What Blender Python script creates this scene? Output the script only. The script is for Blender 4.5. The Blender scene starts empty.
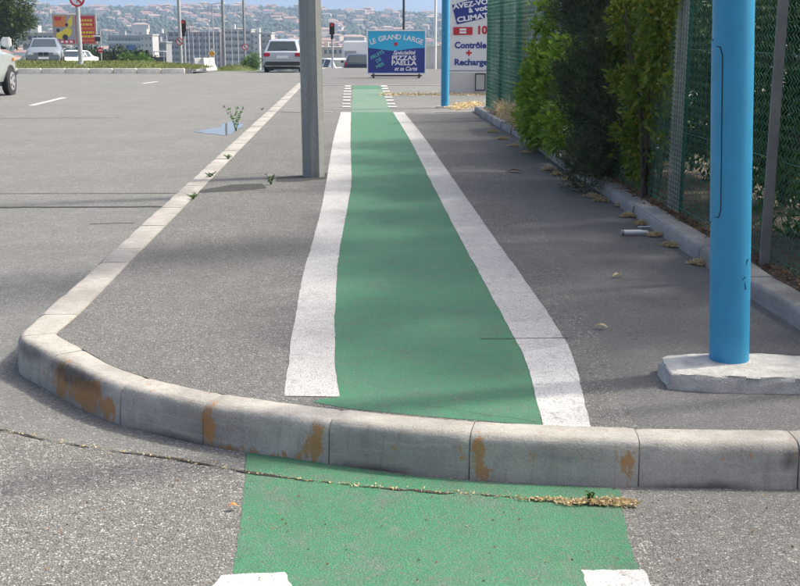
import bpy, bmesh, math, random
import numpy as np
from mathutils import Vector, Matrix

S = bpy.context.scene
COL = S.collection
R = math.radians

# ------------------------------------------------------------------ camera
W, H, F = 800.0, 586.0, 1150.0           # photograph size and focal length in its pixels
HORIZON, CAM_Z = 30.0, 1.55
PITCH = math.atan((H / 2 - HORIZON) / F)
cam = bpy.data.cameras.new('camera')
cam.sensor_width = 36.0
cam.lens = F / W * 36.0
cam.clip_start, cam.clip_end = 0.05, 30000
camo = bpy.data.objects.new('camera', cam)
COL.objects.link(camo)
camo.location = (0, 0, CAM_Z)
camo.rotation_euler = (math.pi / 2 - PITCH, 0, 0)
S.camera = camo

# ------------------------------------------------------------------ light
SUN_DIR = Vector((0.953, 0.30, 0)).normalized()      # horizontal direction towards the sun
SUN_EL = R(50)
world = bpy.data.worlds.new('World')
S.world = world
world.use_nodes = True
wn = world.node_tree
wn.nodes.clear()
sky = wn.nodes.new('ShaderNodeTexSky')
sky.sky_type = 'NISHITA'
sky.sun_disc = False
sky.sun_elevation = SUN_EL
sky.sun_rotation = math.atan2(SUN_DIR.x, SUN_DIR.y)
sky.air_density, sky.dust_density, sky.ozone_density = 0.6, 7.0, 0.3
bg = wn.nodes.new('ShaderNodeBackground')
bg.inputs['Strength'].default_value = 0.15
wo = wn.nodes.new('ShaderNodeOutputWorld')
wn.links.new(sky.outputs[0], bg.inputs[0])
wn.links.new(bg.outputs[0], wo.inputs[0])
sun = bpy.data.lights.new('sun', 'SUN')
sun.energy = 2.4
sun.angle = R(4)
sun.color = (1.0, 0.95, 0.82)
suno = bpy.data.objects.new('sun', sun)
COL.objects.link(suno)
to_sun = Vector((SUN_DIR.x * math.cos(SUN_EL), SUN_DIR.y * math.cos(SUN_EL), math.sin(SUN_EL)))
suno.rotation_euler = to_sun.to_track_quat('Z', 'Y').to_euler()
suno.location = (30, 10, 40)
S.view_settings.view_transform = 'Standard'
S.view_settings.look = 'None'
S.view_settings.gamma = 1.0
S.view_settings.exposure = 1.13
S.view_settings.use_curve_mapping = False
S.render.engine = 'CYCLES'
S.cycles.use_denoising = True
S.cycles.max_bounces = 8
S.cycles.volume_bounces = 1
S.cycles.transparent_max_bounces = 16

# ------------------------------------------------------------------ pixel helpers (photograph pixels -> rays)
ct, st = math.cos(PITCH), math.sin(PITCH)
def ray(px, py):
    u, v = (px - W / 2) / F, (H / 2 - py) / F
    return Vector((u, ct + v * st, -st + v * ct))
def G(px, py, z=0.0):                     # where the ray meets the level z
    d = ray(px, py)
    t = (z - CAM_Z) / d.z
    return Vector((d.x * t, d.y * t, z))
def P(px, py, Y):                         # the point on the ray at distance Y ahead
    d = ray(px, py)
    t = Y / d.y
    return Vector((d.x * t, Y, CAM_Z + d.z * t))

Z_ROAD = -0.185
def zr(Y):                                # the carriageway: level, then over a crest and down
    if Y <= 42: return Z_ROAD
    if Y <= 75: return Z_ROAD - 0.001 * (Y - 42) ** 2
    if Y <= 300: return Z_ROAD - 1.089 - 0.066 * (Y - 75)
    return Z_ROAD - 1.089 - 0.066 * 225
DIR = Vector((-0.047, 1.0, 0)).normalized()         # along the street
def along(Y, X0, Y0): return X0 - 0.047 * (Y - Y0)
def ground_hit(px, py):                   # ray against the carriageway profile
    z = Z_ROAD
    for _ in range(40):
        p = G(px, py, z)
        z = 0.5 * z + 0.5 * zr(p.y)
    return p

# ------------------------------------------------------------------ materials
MATS = {}
def nodes(name):
    m = bpy.data.materials.new(name)
    m.use_nodes = True
    nt = m.node_tree
    b = nt.nodes['Principled BSDF']
    return m, nt, b
def nn(nt, kind, **kw):
    n = nt.nodes.new(kind)
    for k, v in kw.items():
        if k in n.inputs: n.inputs[k].default_value = v
        else: setattr(n, k, v)
    return n
def c4(c): return (c[0], c[1], c[2], 1.0)
def mixc(nt, fac, a, b, mode='MIX'):
    n = nt.nodes.new('ShaderNodeMix')
    n.data_type = 'RGBA'
    n.blend_type = mode
    for sock, val in ((n.inputs[0], fac), (n.inputs[6], a), (n.inputs[7], b)):
        if hasattr(val, 'is_linked') or hasattr(val, 'links'): nt.links.new(val, sock)
        elif isinstance(val, (int, float)): sock.default_value = val
        else: sock.default_value = c4(val)
    return n.outputs[2]
def ramp(nt, src, stops):
    r = nt.nodes.new('ShaderNodeValToRGB')
    e = r.color_ramp.elements
    while len(e) < len(stops): e.new(0.5)
    for i, (p, c) in enumerate(stops):
        e[i].position = p
        e[i].color = c4(c) if isinstance(c, (tuple, list)) else (c, c, c, 1)
    nt.links.new(src, r.inputs[0])
    return r.outputs[0]
def coords(nt, kind='Object', scale=(1, 1, 1)):
    t = nt.nodes.new('ShaderNodeTexCoord')
    m = nt.nodes.new('ShaderNodeMapping')
    m.inputs['Scale'].default_value = scale
    nt.links.new(t.outputs[kind], m.inputs[0])
    return m.outputs[0]
def geo_pos(nt):
    return nt.nodes.new('ShaderNodeNewGeometry').outputs['Position']
def noise(nt, vec, scale, detail=4, rough=0.55):
    n = nn(nt, 'ShaderNodeTexNoise', Scale=scale, Detail=detail, Roughness=rough)
    nt.links.new(vec, n.inputs['Vector'])
    return n.outputs[0]
def voro(nt, vec, scale, feature='F1'):
    n = nn(nt, 'ShaderNodeTexVoronoi', Scale=scale)
    n.feature = feature
    nt.links.new(vec, n.inputs['Vector'])
    return n
def bump(nt, bsdf, height, strength, dist):
    b = nn(nt, 'ShaderNodeBump', Strength=strength, Distance=dist)
    nt.links.new(height, b.inputs['Height'])
    nt.links.new(b.outputs[0], bsdf.inputs['Normal'])
    return b
def mathn(nt, op, a, b=None, clamp=False):
    n = nt.nodes.new('ShaderNodeMath')
    n.operation = op
    n.use_clamp = clamp
    for i, v in enumerate((a, b)):
        if v is None: continue
        if isinstance(v, (int, float)): n.inputs[i].default_value = v
        else: nt.links.new(v, n.inputs[i])
    return n.outputs[0]

def plain(name, col, rough=0.6, metal=0.0, var=0.12, scale=3.0, bmp=0.0, spec=0.5, coat=0.0):
    """one colour with a little grime and unevenness"""
    if name in MATS: return MATS[name]
    m, nt, b = nodes(name)
    v = coords(nt)
    n1 = noise(nt, v, scale, 6, 0.65)
    f = ramp(nt, n1, [(0.3, 0.0), (0.75, 1.0)])
    dark = tuple(x * (1 - var) for x in col)
    lite = tuple(min(1, x * (1 + var * 0.6)) for x in col)
    nt.links.new(mixc(nt, f, dark, lite), b.inputs['Base Color'])
    b.inputs['Roughness'].default_value = rough
    b.inputs['Metallic'].default_value = metal
    b.inputs['Specular IOR Level'].default_value = spec
    if coat: b.inputs['Coat Weight'].default_value = coat
    if bmp: bump(nt, b, noise(nt, v, scale * 12, 3), bmp, 0.01)
    MATS[name] = m
    return m

def asphalt(name, dark, mid, lite, cell=95.0, bstr=0.7, stain=0.25, litep=0.86, tint=None):
    m, nt, b = nodes(name)
    p = geo_pos(nt)
    wob = noise(nt, p, 40, 2)
    vo = voro(nt, p, cell)
    vo2 = voro(nt, p, cell * 2.3)
    rnd = nt.nodes.new('ShaderNodeSeparateColor')
    nt.links.new(vo.outputs['Color'], rnd.inputs[0])
    col = ramp(nt, rnd.outputs[0], [(0.0, dark), (0.35, mid), (litep, mid), (1.0, lite)])
    # binder between the stones
    gap = ramp(nt, vo.outputs['Distance'], [(0.45, 0.0), (0.8, 1.0)])
    col = mixc(nt, mathn(nt, 'MULTIPLY', gap, 0.6), col, tuple(x * 0.75 for x in dark))
    # wide worn and dirty patches
    big = noise(nt, p, 0.9, 6, 0.6)
    col = mixc(nt, ramp(nt, big, [(0.32, stain), (0.62, 0.0)]), col, tuple(x * 0.6 for x in mid))
    med = noise(nt, p, 5.0, 5, 0.6)
    col = mixc(nt, ramp(nt, med, [(0.5, 0.0), (0.8, stain * 1.1)]), col, tuple(min(1, x * 1.35) for x in mid))
    st_ = nt.nodes.new('ShaderNodeMapping')
    st_.inputs['Scale'].default_value = (3.0, 0.25, 1)
    st_.inputs['Rotation'].default_value = (0, 0, -0.047)
    nt.links.new(p, st_.inputs[0])
    tyre = noise(nt, st_.outputs[0], 0.8, 4, 0.5)
    col = mixc(nt, ramp(nt, tyre, [(0.5, 0.0), (0.75, stain * 0.6)]), col, tuple(x * 0.7 for x in mid))
    nt.links.new(col, b.inputs['Base Color'])
    b.inputs['Roughness'].default_value = 0.85
    b.inputs['Specular IOR Level'].default_value = 0.3
    hgt = mathn(nt, 'ADD', mathn(nt, 'MULTIPLY', vo.outputs['Distance'], -1.0), mathn(nt, 'MULTIPLY', rnd.outputs[1], 0.6))
    bump(nt, b, hgt, bstr, 0.006)
    MATS[name] = m
    return m

def road_paint(name, col, asph, wear_lo, wear_hi, cell=95.0, patch=None, holes=0.75, grime=0.6):
    """thin paint on asphalt: colour worn off the stones and missing between them"""
    m, nt, b = nodes(name)
    p = geo_pos(nt)
    vo = voro(nt, p, cell)
    rnd = nt.nodes.new('ShaderNodeSeparateColor')
    nt.links.new(vo.outputs['Color'], rnd.inputs[0])
    shade = mixc(nt, rnd.outputs[0], tuple(x * 0.82 for x in col), tuple(min(1, x * 1.12) for x in col))
    big = noise(nt, p, 1.3, 6, 0.62)
    if patch: shade = mixc(nt, ramp(nt, big, [(0.4, 0.0), (0.7, 0.75)]), shade, patch)
    gr_ = noise(nt, p, 7.0, 8, 0.72)
    shade = mixc(nt, ramp(nt, gr_, [(0.48, 0.0), (0.74, grime)]), shade, tuple(x * 0.5 for x in asph))
    sm_ = nt.nodes.new('ShaderNodeMapping')
    sm_.inputs['Scale'].default_value = (0.7, 5.0, 1)
    nt.links.new(p, sm_.inputs[0])
    shade = mixc(nt, ramp(nt, noise(nt, sm_.outputs[0], 1.6, 6, 0.65), [(0.58, 0.0), (0.76, grime * 0.6)]), shade, asph)
    fine = noise(nt, p, 26.0, 5, 0.7)
    med = noise(nt, p, 4.5, 5, 0.65)
    wear = mathn(nt, 'ADD', mathn(nt, 'MULTIPLY', fine, 0.55), mathn(nt, 'MULTIPLY', med, 0.45))
    wearf = ramp(nt, wear, [(wear_lo, 0.0), (wear_hi, 1.0)])
    pit = ramp(nt, vo.outputs['Distance'], [(0.55, 0.0), (0.85, holes)])
    fac = mathn(nt, 'MAXIMUM', wearf, pit)
    col_a = mixc(nt, rnd.outputs[1], tuple(x * 0.7 for x in asph), tuple(x * 1.3 for x in asph))
    nt.links.new(mixc(nt, fac, shade, col_a), b.inputs['Base Color'])
    b.inputs['Roughness'].default_value = 0.75
    b.inputs['Specular IOR Level'].default_value = 0.3
    hgt = mathn(nt, 'ADD', mathn(nt, 'MULTIPLY', vo.outputs['Distance'], -1.0), mathn(nt, 'MULTIPLY', rnd.outputs[1], 0.5))
    bump(nt, b, hgt, 0.6, 0.005)
    MATS[name] = m
    return m

asphalt('road_asphalt', (0.10, 0.102, 0.096), (0.178, 0.181, 0.172), (0.38, 0.385, 0.36), 110, 0.7, 0.42)
asphalt('near_asphalt', (0.085, 0.085, 0.078), (0.195, 0.194, 0.180), (0.50, 0.49, 0.45), 120, 1.0, 0.35, 0.80)
asphalt('pavement_asphalt', (0.085, 0.085, 0.079), (0.185, 0.184, 0.172), (0.44, 0.435, 0.40), 125, 1.0, 0.40, 0.84)
asphalt('smooth_asphalt', (0.105, 0.106, 0.102), (0.158, 0.158, 0.153), (0.28, 0.28, 0.27), 150, 0.7, 0.35)
asphalt('patch_asphalt', (0.03, 0.03, 0.03), (0.06, 0.061, 0.058), (0.12, 0.12, 0.115), 110, 0.8, 0.2)
road_paint('green_paint', (0.038, 0.175, 0.090), (0.10, 0.115, 0.10), 0.48, 0.76, 120, (0.050, 0.168, 0.095), 0.95, 0.42)
road_paint('bright_green_paint', (0.040, 0.178, 0.088), (0.13, 0.13, 0.12), 0.49, 0.72, 115, (0.052, 0.172, 0.095), 0.9, 0.4)
road_paint('worn_green_paint', (0.07, 0.19, 0.11), (0.19, 0.19, 0.18), 0.44, 0.70, 85, (0.11, 0.19, 0.135), 0.7, 0.3)
road_paint('white_paint', (0.47, 0.47, 0.455), (0.17, 0.17, 0.162), 0.50, 0.76, 120, (0.43, 0.43, 0.415), 0.8, 0.22)
road_paint('fresh_white_paint', (0.58, 0.58, 0.56), (0.18, 0.18, 0.17), 0.53, 0.68, 120, (0.50, 0.50, 0.48), 0.7, 0.25)

def kerb_mat(name, base, paint=True):
    m, nt, b = nodes(name)
    p = geo_pos(nt)
    n1 = noise(nt, p, 7.0, 7, 0.68)
    n2 = noise(nt, p, 110.0, 5, 0.7)
    n3 = noise(nt, p, 1.7, 4, 0.5)
    col = mixc(nt, ramp(nt, n1, [(0.3, 0.0), (0.7, 1.0)]), tuple(x * 0.62 for x in base), tuple(x * 1.12 for x in base))
    col = mixc(nt, ramp(nt, n2, [(0.42, 0.0), (0.70, 0.55)]), col, tuple(x * 1.35 for x in base))
    col = mixc(nt, ramp(nt, n3, [(0.42, 0.0), (0.66, 0.5)]), col, (0.15, 0.145, 0.13))
    per = nt.nodes.new('ShaderNodeObjectInfo').outputs['Random']
    col = mixc(nt, mathn(nt, 'MULTIPLY', per, 0.30), col, tuple(x * 0.72 for x in base))
    # vertical grime runs
    mp = nt.nodes.new('ShaderNodeMapping')
    mp.inputs['Scale'].default_value = (26, 26, 2.0)
    nt.links.new(p, mp.inputs[0])
    run = noise(nt, mp.outputs[0], 1.0, 4, 0.6)
    col = mixc(nt, ramp(nt, run, [(0.54, 0.0), (0.78, 0.38)]), col, (0.10, 0.095, 0.09))
    sc = nt.nodes.new('ShaderNodeMapping')
    sc.inputs['Scale'].default_value = (2.5, 2.5, 55.0)
    nt.links.new(p, sc.inputs[0])
    scuff = noise(nt, sc.outputs[0], 1.0, 4, 0.65)
    col = mixc(nt, ramp(nt, scuff, [(0.54, 0.0), (0.76, 0.5)]), col, (0.52, 0.51, 0.48))
    if paint:
        at = nt.nodes.new('ShaderNodeAttribute')
        at.attribute_name = 'paint'
        pm = nt.nodes.new('ShaderNodeMapping')
        pm.inputs['Scale'].default_value = (1.0, 1.0, 0.45)
        nt.links.new(p, pm.inputs[0])
        pn = noise(nt, pm.outputs[0], 26.0, 10, 0.75)
        val = mathn(nt, 'ADD', at.outputs['Fac'], mathn(nt, 'MULTIPLY', mathn(nt, 'SUBTRACT', pn, 0.5), 3.8))
        f = ramp(nt, val, [(0.40, 0.0), (0.60, 0.82)])
        col = mixc(nt, f, col, mixc(nt, pn, (0.28, 0.13, 0.035), (0.48, 0.25, 0.075)))
        # old rubber and dirt
        dt = nt.nodes.new('ShaderNodeAttribute')
        dt.attribute_name = 'dirt'
        val = mathn(nt, 'ADD', dt.outputs['Fac'], mathn(nt, 'MULTIPLY', mathn(nt, 'SUBTRACT', n1, 0.5), 1.2))
        col = mixc(nt, ramp(nt, val, [(0.3, 0.0), (0.8, 0.75)]), col, (0.055, 0.052, 0.05))
    nt.links.new(col, b.inputs['Base Color'])
    b.inputs['Roughness'].default_value = 0.85
    b.inputs['Specular IOR Level'].default_value = 0.3
    bump(nt, b, mathn(nt, 'ADD', n2, mathn(nt, 'MULTIPLY', n1, 1.5)), 0.6, 0.006)
    MATS[name] = m
    return m
kerb_mat('kerb_concrete', (0.42, 0.405, 0.36))
kerb_mat('pale_kerb', (0.37, 0.355, 0.325), False)
kerb_mat('garden_kerb', (0.36, 0.35, 0.325), False)

def leafmat(name, a, b_, trans=0.25, rough=0.5, yellow=None):
    if name in MATS: return MATS[name]
    m, nt, b = nodes(name)
    g = nt.nodes.new('ShaderNodeNewGeometry')
    col = mixc(nt, g.outputs['Random Per Island'], a, b_)
    big = noise(nt, g.outputs['Position'], 2.5, 3)
    col = mixc(nt, ramp(nt, big, [(0.4, 0.0), (0.7, 0.5)]), col, tuple(x * 0.6 for x in a))
    if yellow:
        w = nt.nodes.new('ShaderNodeTexWhiteNoise')
        w.noise_dimensions = '1D'
        nt.links.new(g.outputs['Random Per Island'], w.inputs['W'])
        col = mixc(nt, ramp(nt, w.outputs[0], [(0.86, 0.0), (0.95, 1.0)]), col, yellow)
    nt.links.new(col, b.inputs['Base Color'])
    b.inputs['Roughness'].default_value = rough
    b.inputs['Specular IOR Level'].default_value = 0.35
    tr = nt.nodes.new('ShaderNodeBsdfTranslucent')
    nt.links.new(col, tr.inputs['Color'])
    mx = nt.nodes.new('ShaderNodeMixShader')
    mx.inputs[0].default_value = trans
    nt.links.new(b.outputs[0], mx.inputs[1])
    nt.links.new(tr.outputs[0], mx.inputs[2])
    nt.links.new(mx.outputs[0], nt.nodes['Material Output'].inputs[0])
    MATS[name] = m
    return m
leafmat('laurel_leaf', (0.14, 0.28, 0.028), (0.30, 0.46, 0.055), 0.4, 0.4)
leafmat('dark_needle', (0.04, 0.07, 0.026), (0.11, 0.145, 0.06), 0.15, 0.6, (0.15, 0.105, 0.09))
leafmat('climber_leaf', (0.11, 0.19, 0.024), (0.25, 0.32, 0.04), 0.4, 0.45, (0.33, 0.29, 0.03))
leafmat('garden_leaf', (0.04, 0.085, 0.018), (0.09, 0.165, 0.032), 0.2, 0.5)
leafmat('bright_leaf', (0.06, 0.14, 0.02), (0.12, 0.22, 0.03), 0.3, 0.5)
leafmat('pine_leaf', (0.045, 0.08, 0.016), (0.095, 0.145, 0.028), 0.15, 0.6)
leafmat('far_leaf', (0.02, 0.038, 0.014), (0.045, 0.068, 0.022), 0.1, 0.7)
leafmat('grass_blade', (0.13, 0.18, 0.04), (0.30, 0.31, 0.11), 0.25, 0.6)
leafmat('straw', (0.60, 0.46, 0.24), (0.80, 0.67, 0.42), 0.3, 0.8)
leafmat('weed_leaf', (0.05, 0.13, 0.02), (0.11, 0.22, 0.04), 0.25, 0.5)
plain('bark', (0.09, 0.07, 0.055), 0.9, var=0.4, scale=12)
plain('soil', (0.10, 0.075, 0.055), 0.95, var=0.45, scale=9, bmp=0.6)
plain('grass_ground', (0.09, 0.12, 0.04), 0.95, var=0.4, scale=1.5, bmp=0.5)
plain('terrain', (0.085, 0.10, 0.05), 0.95, var=0.4, scale=0.03)
plain('hill_scrub', (0.055, 0.072, 0.034), 0.95, var=0.45, scale=0.035)
plain('mountain_rock', (0.045, 0.06, 0.06), 0.95, var=0.35, scale=0.004)
plain('blue_steel', (0.034, 0.285, 0.50), 0.38, var=0.10, scale=6)
plain('dark_gap', (0.015, 0.03, 0.045), 0.8)
plain('galvanised', (0.29, 0.305, 0.295), 0.55, 0.25, var=0.30, scale=9)
plain('pale_steel', (0.42, 0.43, 0.43), 0.5, 0.2, var=0.15, scale=3)
plain('dark_steel', (0.05, 0.055, 0.065), 0.5, 0.2, var=0.15)
plain('fence_green', (0.022, 0.16, 0.10), 0.5, var=0.25, scale=5)
plain('fence_post_grey', (0.26, 0.25, 0.235), 0.6, 0.2, var=0.25, scale=8)
plain('wire_pale', (0.42, 0.44, 0.40), 0.5, 0.3, var=0.2)
plain('concrete', (0.58, 0.565, 0.52), 0.9, var=0.35, scale=14, bmp=0.9)
plain('wall_render', (0.60, 0.585, 0.53), 0.9, var=0.12, scale=1.5)
plain('white_sheet', (0.72, 0.71, 0.69), 0.6, var=0.08, scale=2)
plain('print_white', (0.78, 0.78, 0.76), 0.5, var=0.04)
plain('print_navy', (0.02, 0.035, 0.23), 0.5, var=0.1)
plain('print_sky', (0.03, 0.42, 0.66), 0.4, var=0.06)
plain('print_red', (0.50, 0.02, 0.035), 0.5, var=0.08)
plain('print_teal', (0.10, 0.45, 0.42), 0.5, var=0.06)
plain('print_yellow', (0.70, 0.56, 0.03), 0.5, var=0.08)
plain('print_orange', (0.62, 0.20, 0.03), 0.5, var=0.08)
plain('print_grey', (0.30, 0.31, 0.33), 0.5, var=0.15)
plain('print_black', (0.02, 0.02, 0.022), 0.6)
plain('rubber', (0.018, 0.018, 0.018), 0.8)
plain('rim_metal', (0.45, 0.45, 0.46), 0.35, 0.6)
plain('car_silver', (0.47, 0.49, 0.51), 0.28, 0.35, var=0.04, coat=0.6)
plain('car_grey_green', (0.40, 0.45, 0.43), 0.28, 0.3, var=0.04, coat=0.6)
plain('car_blue_grey', (0.20, 0.235, 0.25), 0.28, 0.3, var=0.04, coat=0.6)
plain('car_white', (0.74, 0.75, 0.74), 0.35, 0.0, var=0.05, coat=0.4)
plain('car_navy', (0.016, 0.024, 0.05), 0.35, 0.0, var=0.05)
plain('trim_black', (0.025, 0.025, 0.027), 0.6)
plain('lamp_red', (0.42, 0.012, 0.02), 0.25)
plain('lamp_amber', (0.60, 0.20, 0.03), 0.25)
plain('lamp_clear', (0.62, 0.64, 0.65), 0.15)
plain('roof_tile', (0.27, 0.155, 0.115), 0.9, var=0.25, scale=0.6)
plain('roof_tile_pale', (0.33, 0.235, 0.185), 0.9, var=0.25, scale=0.6)
plain('house_white', (0.60, 0.575, 0.525), 0.9, var=0.08, scale=0.3)
plain('house_cream', (0.50, 0.42, 0.32), 0.9, var=0.08, scale=0.3)
plain('house_pink', (0.46, 0.33, 0.27), 0.9, var=0.08, scale=0.3)
plain('house_ochre', (0.42, 0.31, 0.19), 0.9, var=0.08, scale=0.3)
plain('block_brown', (0.18, 0.15, 0.135), 0.9, var=0.12, scale=0.3)
plain('block_grey', (0.24, 0.243, 0.24), 0.9, var=0.12, scale=0.3)
plain('block_white', (0.40, 0.395, 0.375), 0.9, var=0.06, scale=0.3)
plain('hoarding_blue', (0.06, 0.13, 0.28), 0.6)
plain('dry_brown', (0.17, 0.11, 0.07), 0.9, var=0.3, scale=30)
m, nt, b = nodes('column_steel')
mv = coords(nt, 'Object', (14, 14, 0.7))
mv2 = coords(nt)
cc = mixc(nt, ramp(nt, noise(nt, mv, 1.0, 6, 0.65), [(0.3, 0.0), (0.7, 1.0)]), (0.20, 0.212, 0.20), (0.36, 0.375, 0.36))
cc = mixc(nt, ramp(nt, noise(nt, mv2, 24, 6, 0.7), [(0.5, 0.0), (0.75, 0.6)]), cc, (0.16, 0.165, 0.155))
nt.links.new(cc, b.inputs['Base Color'])
b.inputs['Roughness'].default_value = 0.6
b.inputs['Metallic'].default_value = 0.15
MATS['column_steel'] = m
m, nt, b = nodes('dark_glass')
b.inputs['Base Color'].default_value = (0.035, 0.05, 0.055, 1)
b.inputs['Roughness'].default_value = 0.08
MATS['dark_glass'] = m
m, nt, b = nodes('puddle_water')
b.inputs['Base Color'].default_value = (0.12, 0.125, 0.13, 1)
b.inputs['Roughness'].default_value = 0.03
b.inputs['Specular IOR Level'].default_value = 0.7
MATS['puddle_water'] = m
m, nt, b = nodes('red_signal')
b.inputs['Base Color'].default_value = (0.5, 0.02, 0.02, 1)
b.inputs['Emission Color'].default_value = (1.0, 0.05, 0.05, 1)
b.inputs['Emission Strength'].default_value = 0.06
MATS['red_signal'] = m

# ------------------------------------------------------------------ mesh helpers
class MB:
    def __init__(s): s.v, s.f = [], []
    def add(s, verts, faces):
        o = len(s.v)
        s.v += [tuple(p) for p in verts]
        s.f += [tuple(i + o for i in f) for f in faces]
        return s
    def box(s, c, d, rz=0.0, M=None):
        x, y, z = d[0] / 2, d[1] / 2, d[2] / 2
        pts = [Vector((a * x, b_ * y, e * z)) for e in (-1, 1) for a, b_ in ((-1, -1), (1, -1), (1, 1), (-1, 1))]
        if M is None: M = Matrix.Rotation(rz, 3, 'Z')
        pts = [M @ p + Vector(c) for p in pts]
        return s.add(pts, [(3, 2, 1, 0), (4, 5, 6, 7), (0, 1, 5, 4), (1, 2, 6, 5), (2, 3, 7, 6), (3, 0, 4, 7)])
    def bar(s, p0, p1, w, d=None, up=(0, 0, 1)):
        p0, p1 = Vector(p0), Vector(p1)
        d = d or w
        z = (p1 - p0); L = z.length; z = z / L
        x = z.cross(Vector(up))
        if x.length < 1e-4: x = z.cross(Vector((1, 0, 0)))
        x.normalize(); y = z.cross(x)
        M = Matrix((x, y, z)).transposed()
        return s.box((p0 + p1) / 2, (w, d, L), M=M)
    def tube(s, pts, rs, n=8, cap=True, ang0=0.0):
        pts = [Vector(p) for p in pts]
        if isinstance(rs, (int, float)): rs = [rs] * len(pts)
        rings = []
        for i, p in enumerate(pts):
            t = (pts[min(i + 1, len(pts) - 1)] - pts[max(i - 1, 0)]).normalized()
            a = Vector((1, 0, 0)) if abs(t.x) < 0.9 else Vector((0, 1, 0))
            x = (a - t * a.dot(t)).normalized(); y = t.cross(x)
            rings.append([p + (x * math.cos(ang0 + 2 * math.pi * k / n) + y * math.sin(ang0 + 2 * math.pi * k / n)) * rs[i] for k in range(n)])
        vs = [q for r_ in rings for q in r_]
        fs = []
        for i in range(len(pts) - 1):
            for k in range(n):
                k2 = (k + 1) % n
                fs.append((i * n + k, i * n + k2, (i + 1) * n + k2, (i + 1) * n + k))
        if cap:
            fs.append(tuple(reversed(range(n))))
            fs.append(tuple((len(pts) - 1) * n + k for k in range(n)))
        return s.add(vs, fs)
    def disc_prism(s, c, r, depth, n=20, axis='Y'):      # a round plate facing -axis
        c = Vector(c)
        a = []
        for e in (-1, 1):
            for k in range(n):
                t = 2 * math.pi * k / n
                q = Vector((math.cos(t) * r, e * depth / 2, math.sin(t) * r)) if axis == 'Y' else Vector((e * depth / 2, math.cos(t) * r, math.sin(t) * r))
                a.append(c + q)
        fs = [tuple(range(n)), tuple(reversed(range(n, 2 * n)))] + [(k, k + n, (k + 1) % n + n, (k + 1) % n) for k in range(n)]
        return s.add(a, fs)
    def plate(s, pts, t):        # polygon given in x,z, extruded along y by t (front at y=0)
        n = len(pts)
        a = [(x, 0, z) for x, z in pts] + [(x, t, z) for x, z in pts]
        return s.add(a, [tuple(range(n)), tuple(reversed(range(n, 2 * n)))] + [(k, k + n, (k + 1) % n + n, (k + 1) % n) for k in range(n)])
    def ring(s, c, r0, r1, depth, n=24):
        c = Vector(c); a = []
        for e in (-1, 1):
            for r_ in (r0, r1):
                for k in range(n):
                    t = 2 * math.pi * k / n
                    a.append(c + Vector((math.cos(t) * r_, e * depth / 2, math.sin(t) * r_)))
        fs = []
        for k in range(n):
            q = (k + 1) % n
            fs += [(k, q, n + q, n + k), (2 * n + q, 2 * n + k, 3 * n + k, 3 * n + q), (n + k, n + q, 3 * n + q, 3 * n + k), (q, k, 2 * n + k, 2 * n + q)]
        return s.add(a, fs)
    def mesh(s, name, fix=True):
        me = bpy.data.meshes.new(name)
        me.from_pydata(s.v, [], s.f)
        if fix:
            bm = bmesh.new(); bm.from_mesh(me)
            bmesh.ops.recalc_face_normals(bm, faces=bm.faces)
            bm.to_mesh(me); bm.free()
        me.update()
        return me
    def build(s, name, mat, parent=None, smooth=None, fix=True, bevel=0.0):
        o = obj(name, s.mesh(name, fix), mat, parent)
        if smooth is not None: smooth_mesh(o.data, smooth)
        if bevel: bevel_obj(o, bevel)
        return o
def smooth_mesh(me, angle=40):
    me.polygons.foreach_set('use_smooth', [True] * len(me.polygons))
    me.set_sharp_from_angle(angle=R(angle))
def bevel_obj(o, w, seg=2):
    bm = bmesh.new(); bm.from_mesh(o.data)
    es = [e for e in bm.edges if len(e.link_faces) == 2 and e.calc_face_angle(0) > R(30)]
    bmesh.ops.bevel(bm, geom=es, offset=w, segments=seg, affect='EDGES', clamp_overlap=True)
    bm.to_mesh(o.data); bm.free()
def obj(name, me, mat, parent=None):
    o = bpy.data.objects.new(name, me)
    COL.objects.link(o)
    if mat is not None and not me.materials: me.materials.append(MATS[mat] if isinstance(mat, str) else mat)
    if parent is not None: o.parent = parent
    return o
def tag(o, label, cat, group=None):
    o['label'] = label; o['category'] = cat
    if group: o['group'] = group
    return o
def struct(o): o['kind'] = 'structure'; return o
def stuff(o): o['kind'] = 'stuff'; return o
def thing(name, label, cat, loc=(0, 0, 0), rz=0.0, group=None):
    o = bpy.data.objects.new(name, None)
    o.empty_display_size = 0.2
    COL.objects.link(o)
    o.location = loc; o.rotation_euler = (0, 0, rz)
    return tag(o, label, cat, group)
def dup(root, loc, rz=0.0, label=None, group=None, scale=None):
    r = root.copy(); COL.objects.link(r); r.location = loc; r.rotation_euler = (0, 0, rz)
    if scale: r.scale = scale
    if label: r['label'] = label
    if group: r['group'] = group
    for ch in list(root.children):
        c = ch.copy(); COL.objects.link(c); c.parent = r
        for g in list(ch.children):
            d = g.copy(); COL.objects.link(d); d.parent = c
    return r
def np_mesh(name, verts, faces4):
    """fast mesh of quads from arrays"""
    me = bpy.data.meshes.new(name)
    nv, nf = len(verts), len(faces4)
    me.vertices.add(nv); me.vertices.foreach_set('co', np.asarray(verts, np.float32).ravel())
    me.loops.add(nf * 4); me.loops.foreach_set('vertex_index', np.asarray(faces4, np.int32).ravel())
    me.polygons.add(nf); me.polygons.foreach_set('loop_start', np.arange(0, nf * 4, 4, dtype=np.int32))
    me.update(calc_edges=True); me.validate()
    return me
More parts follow.
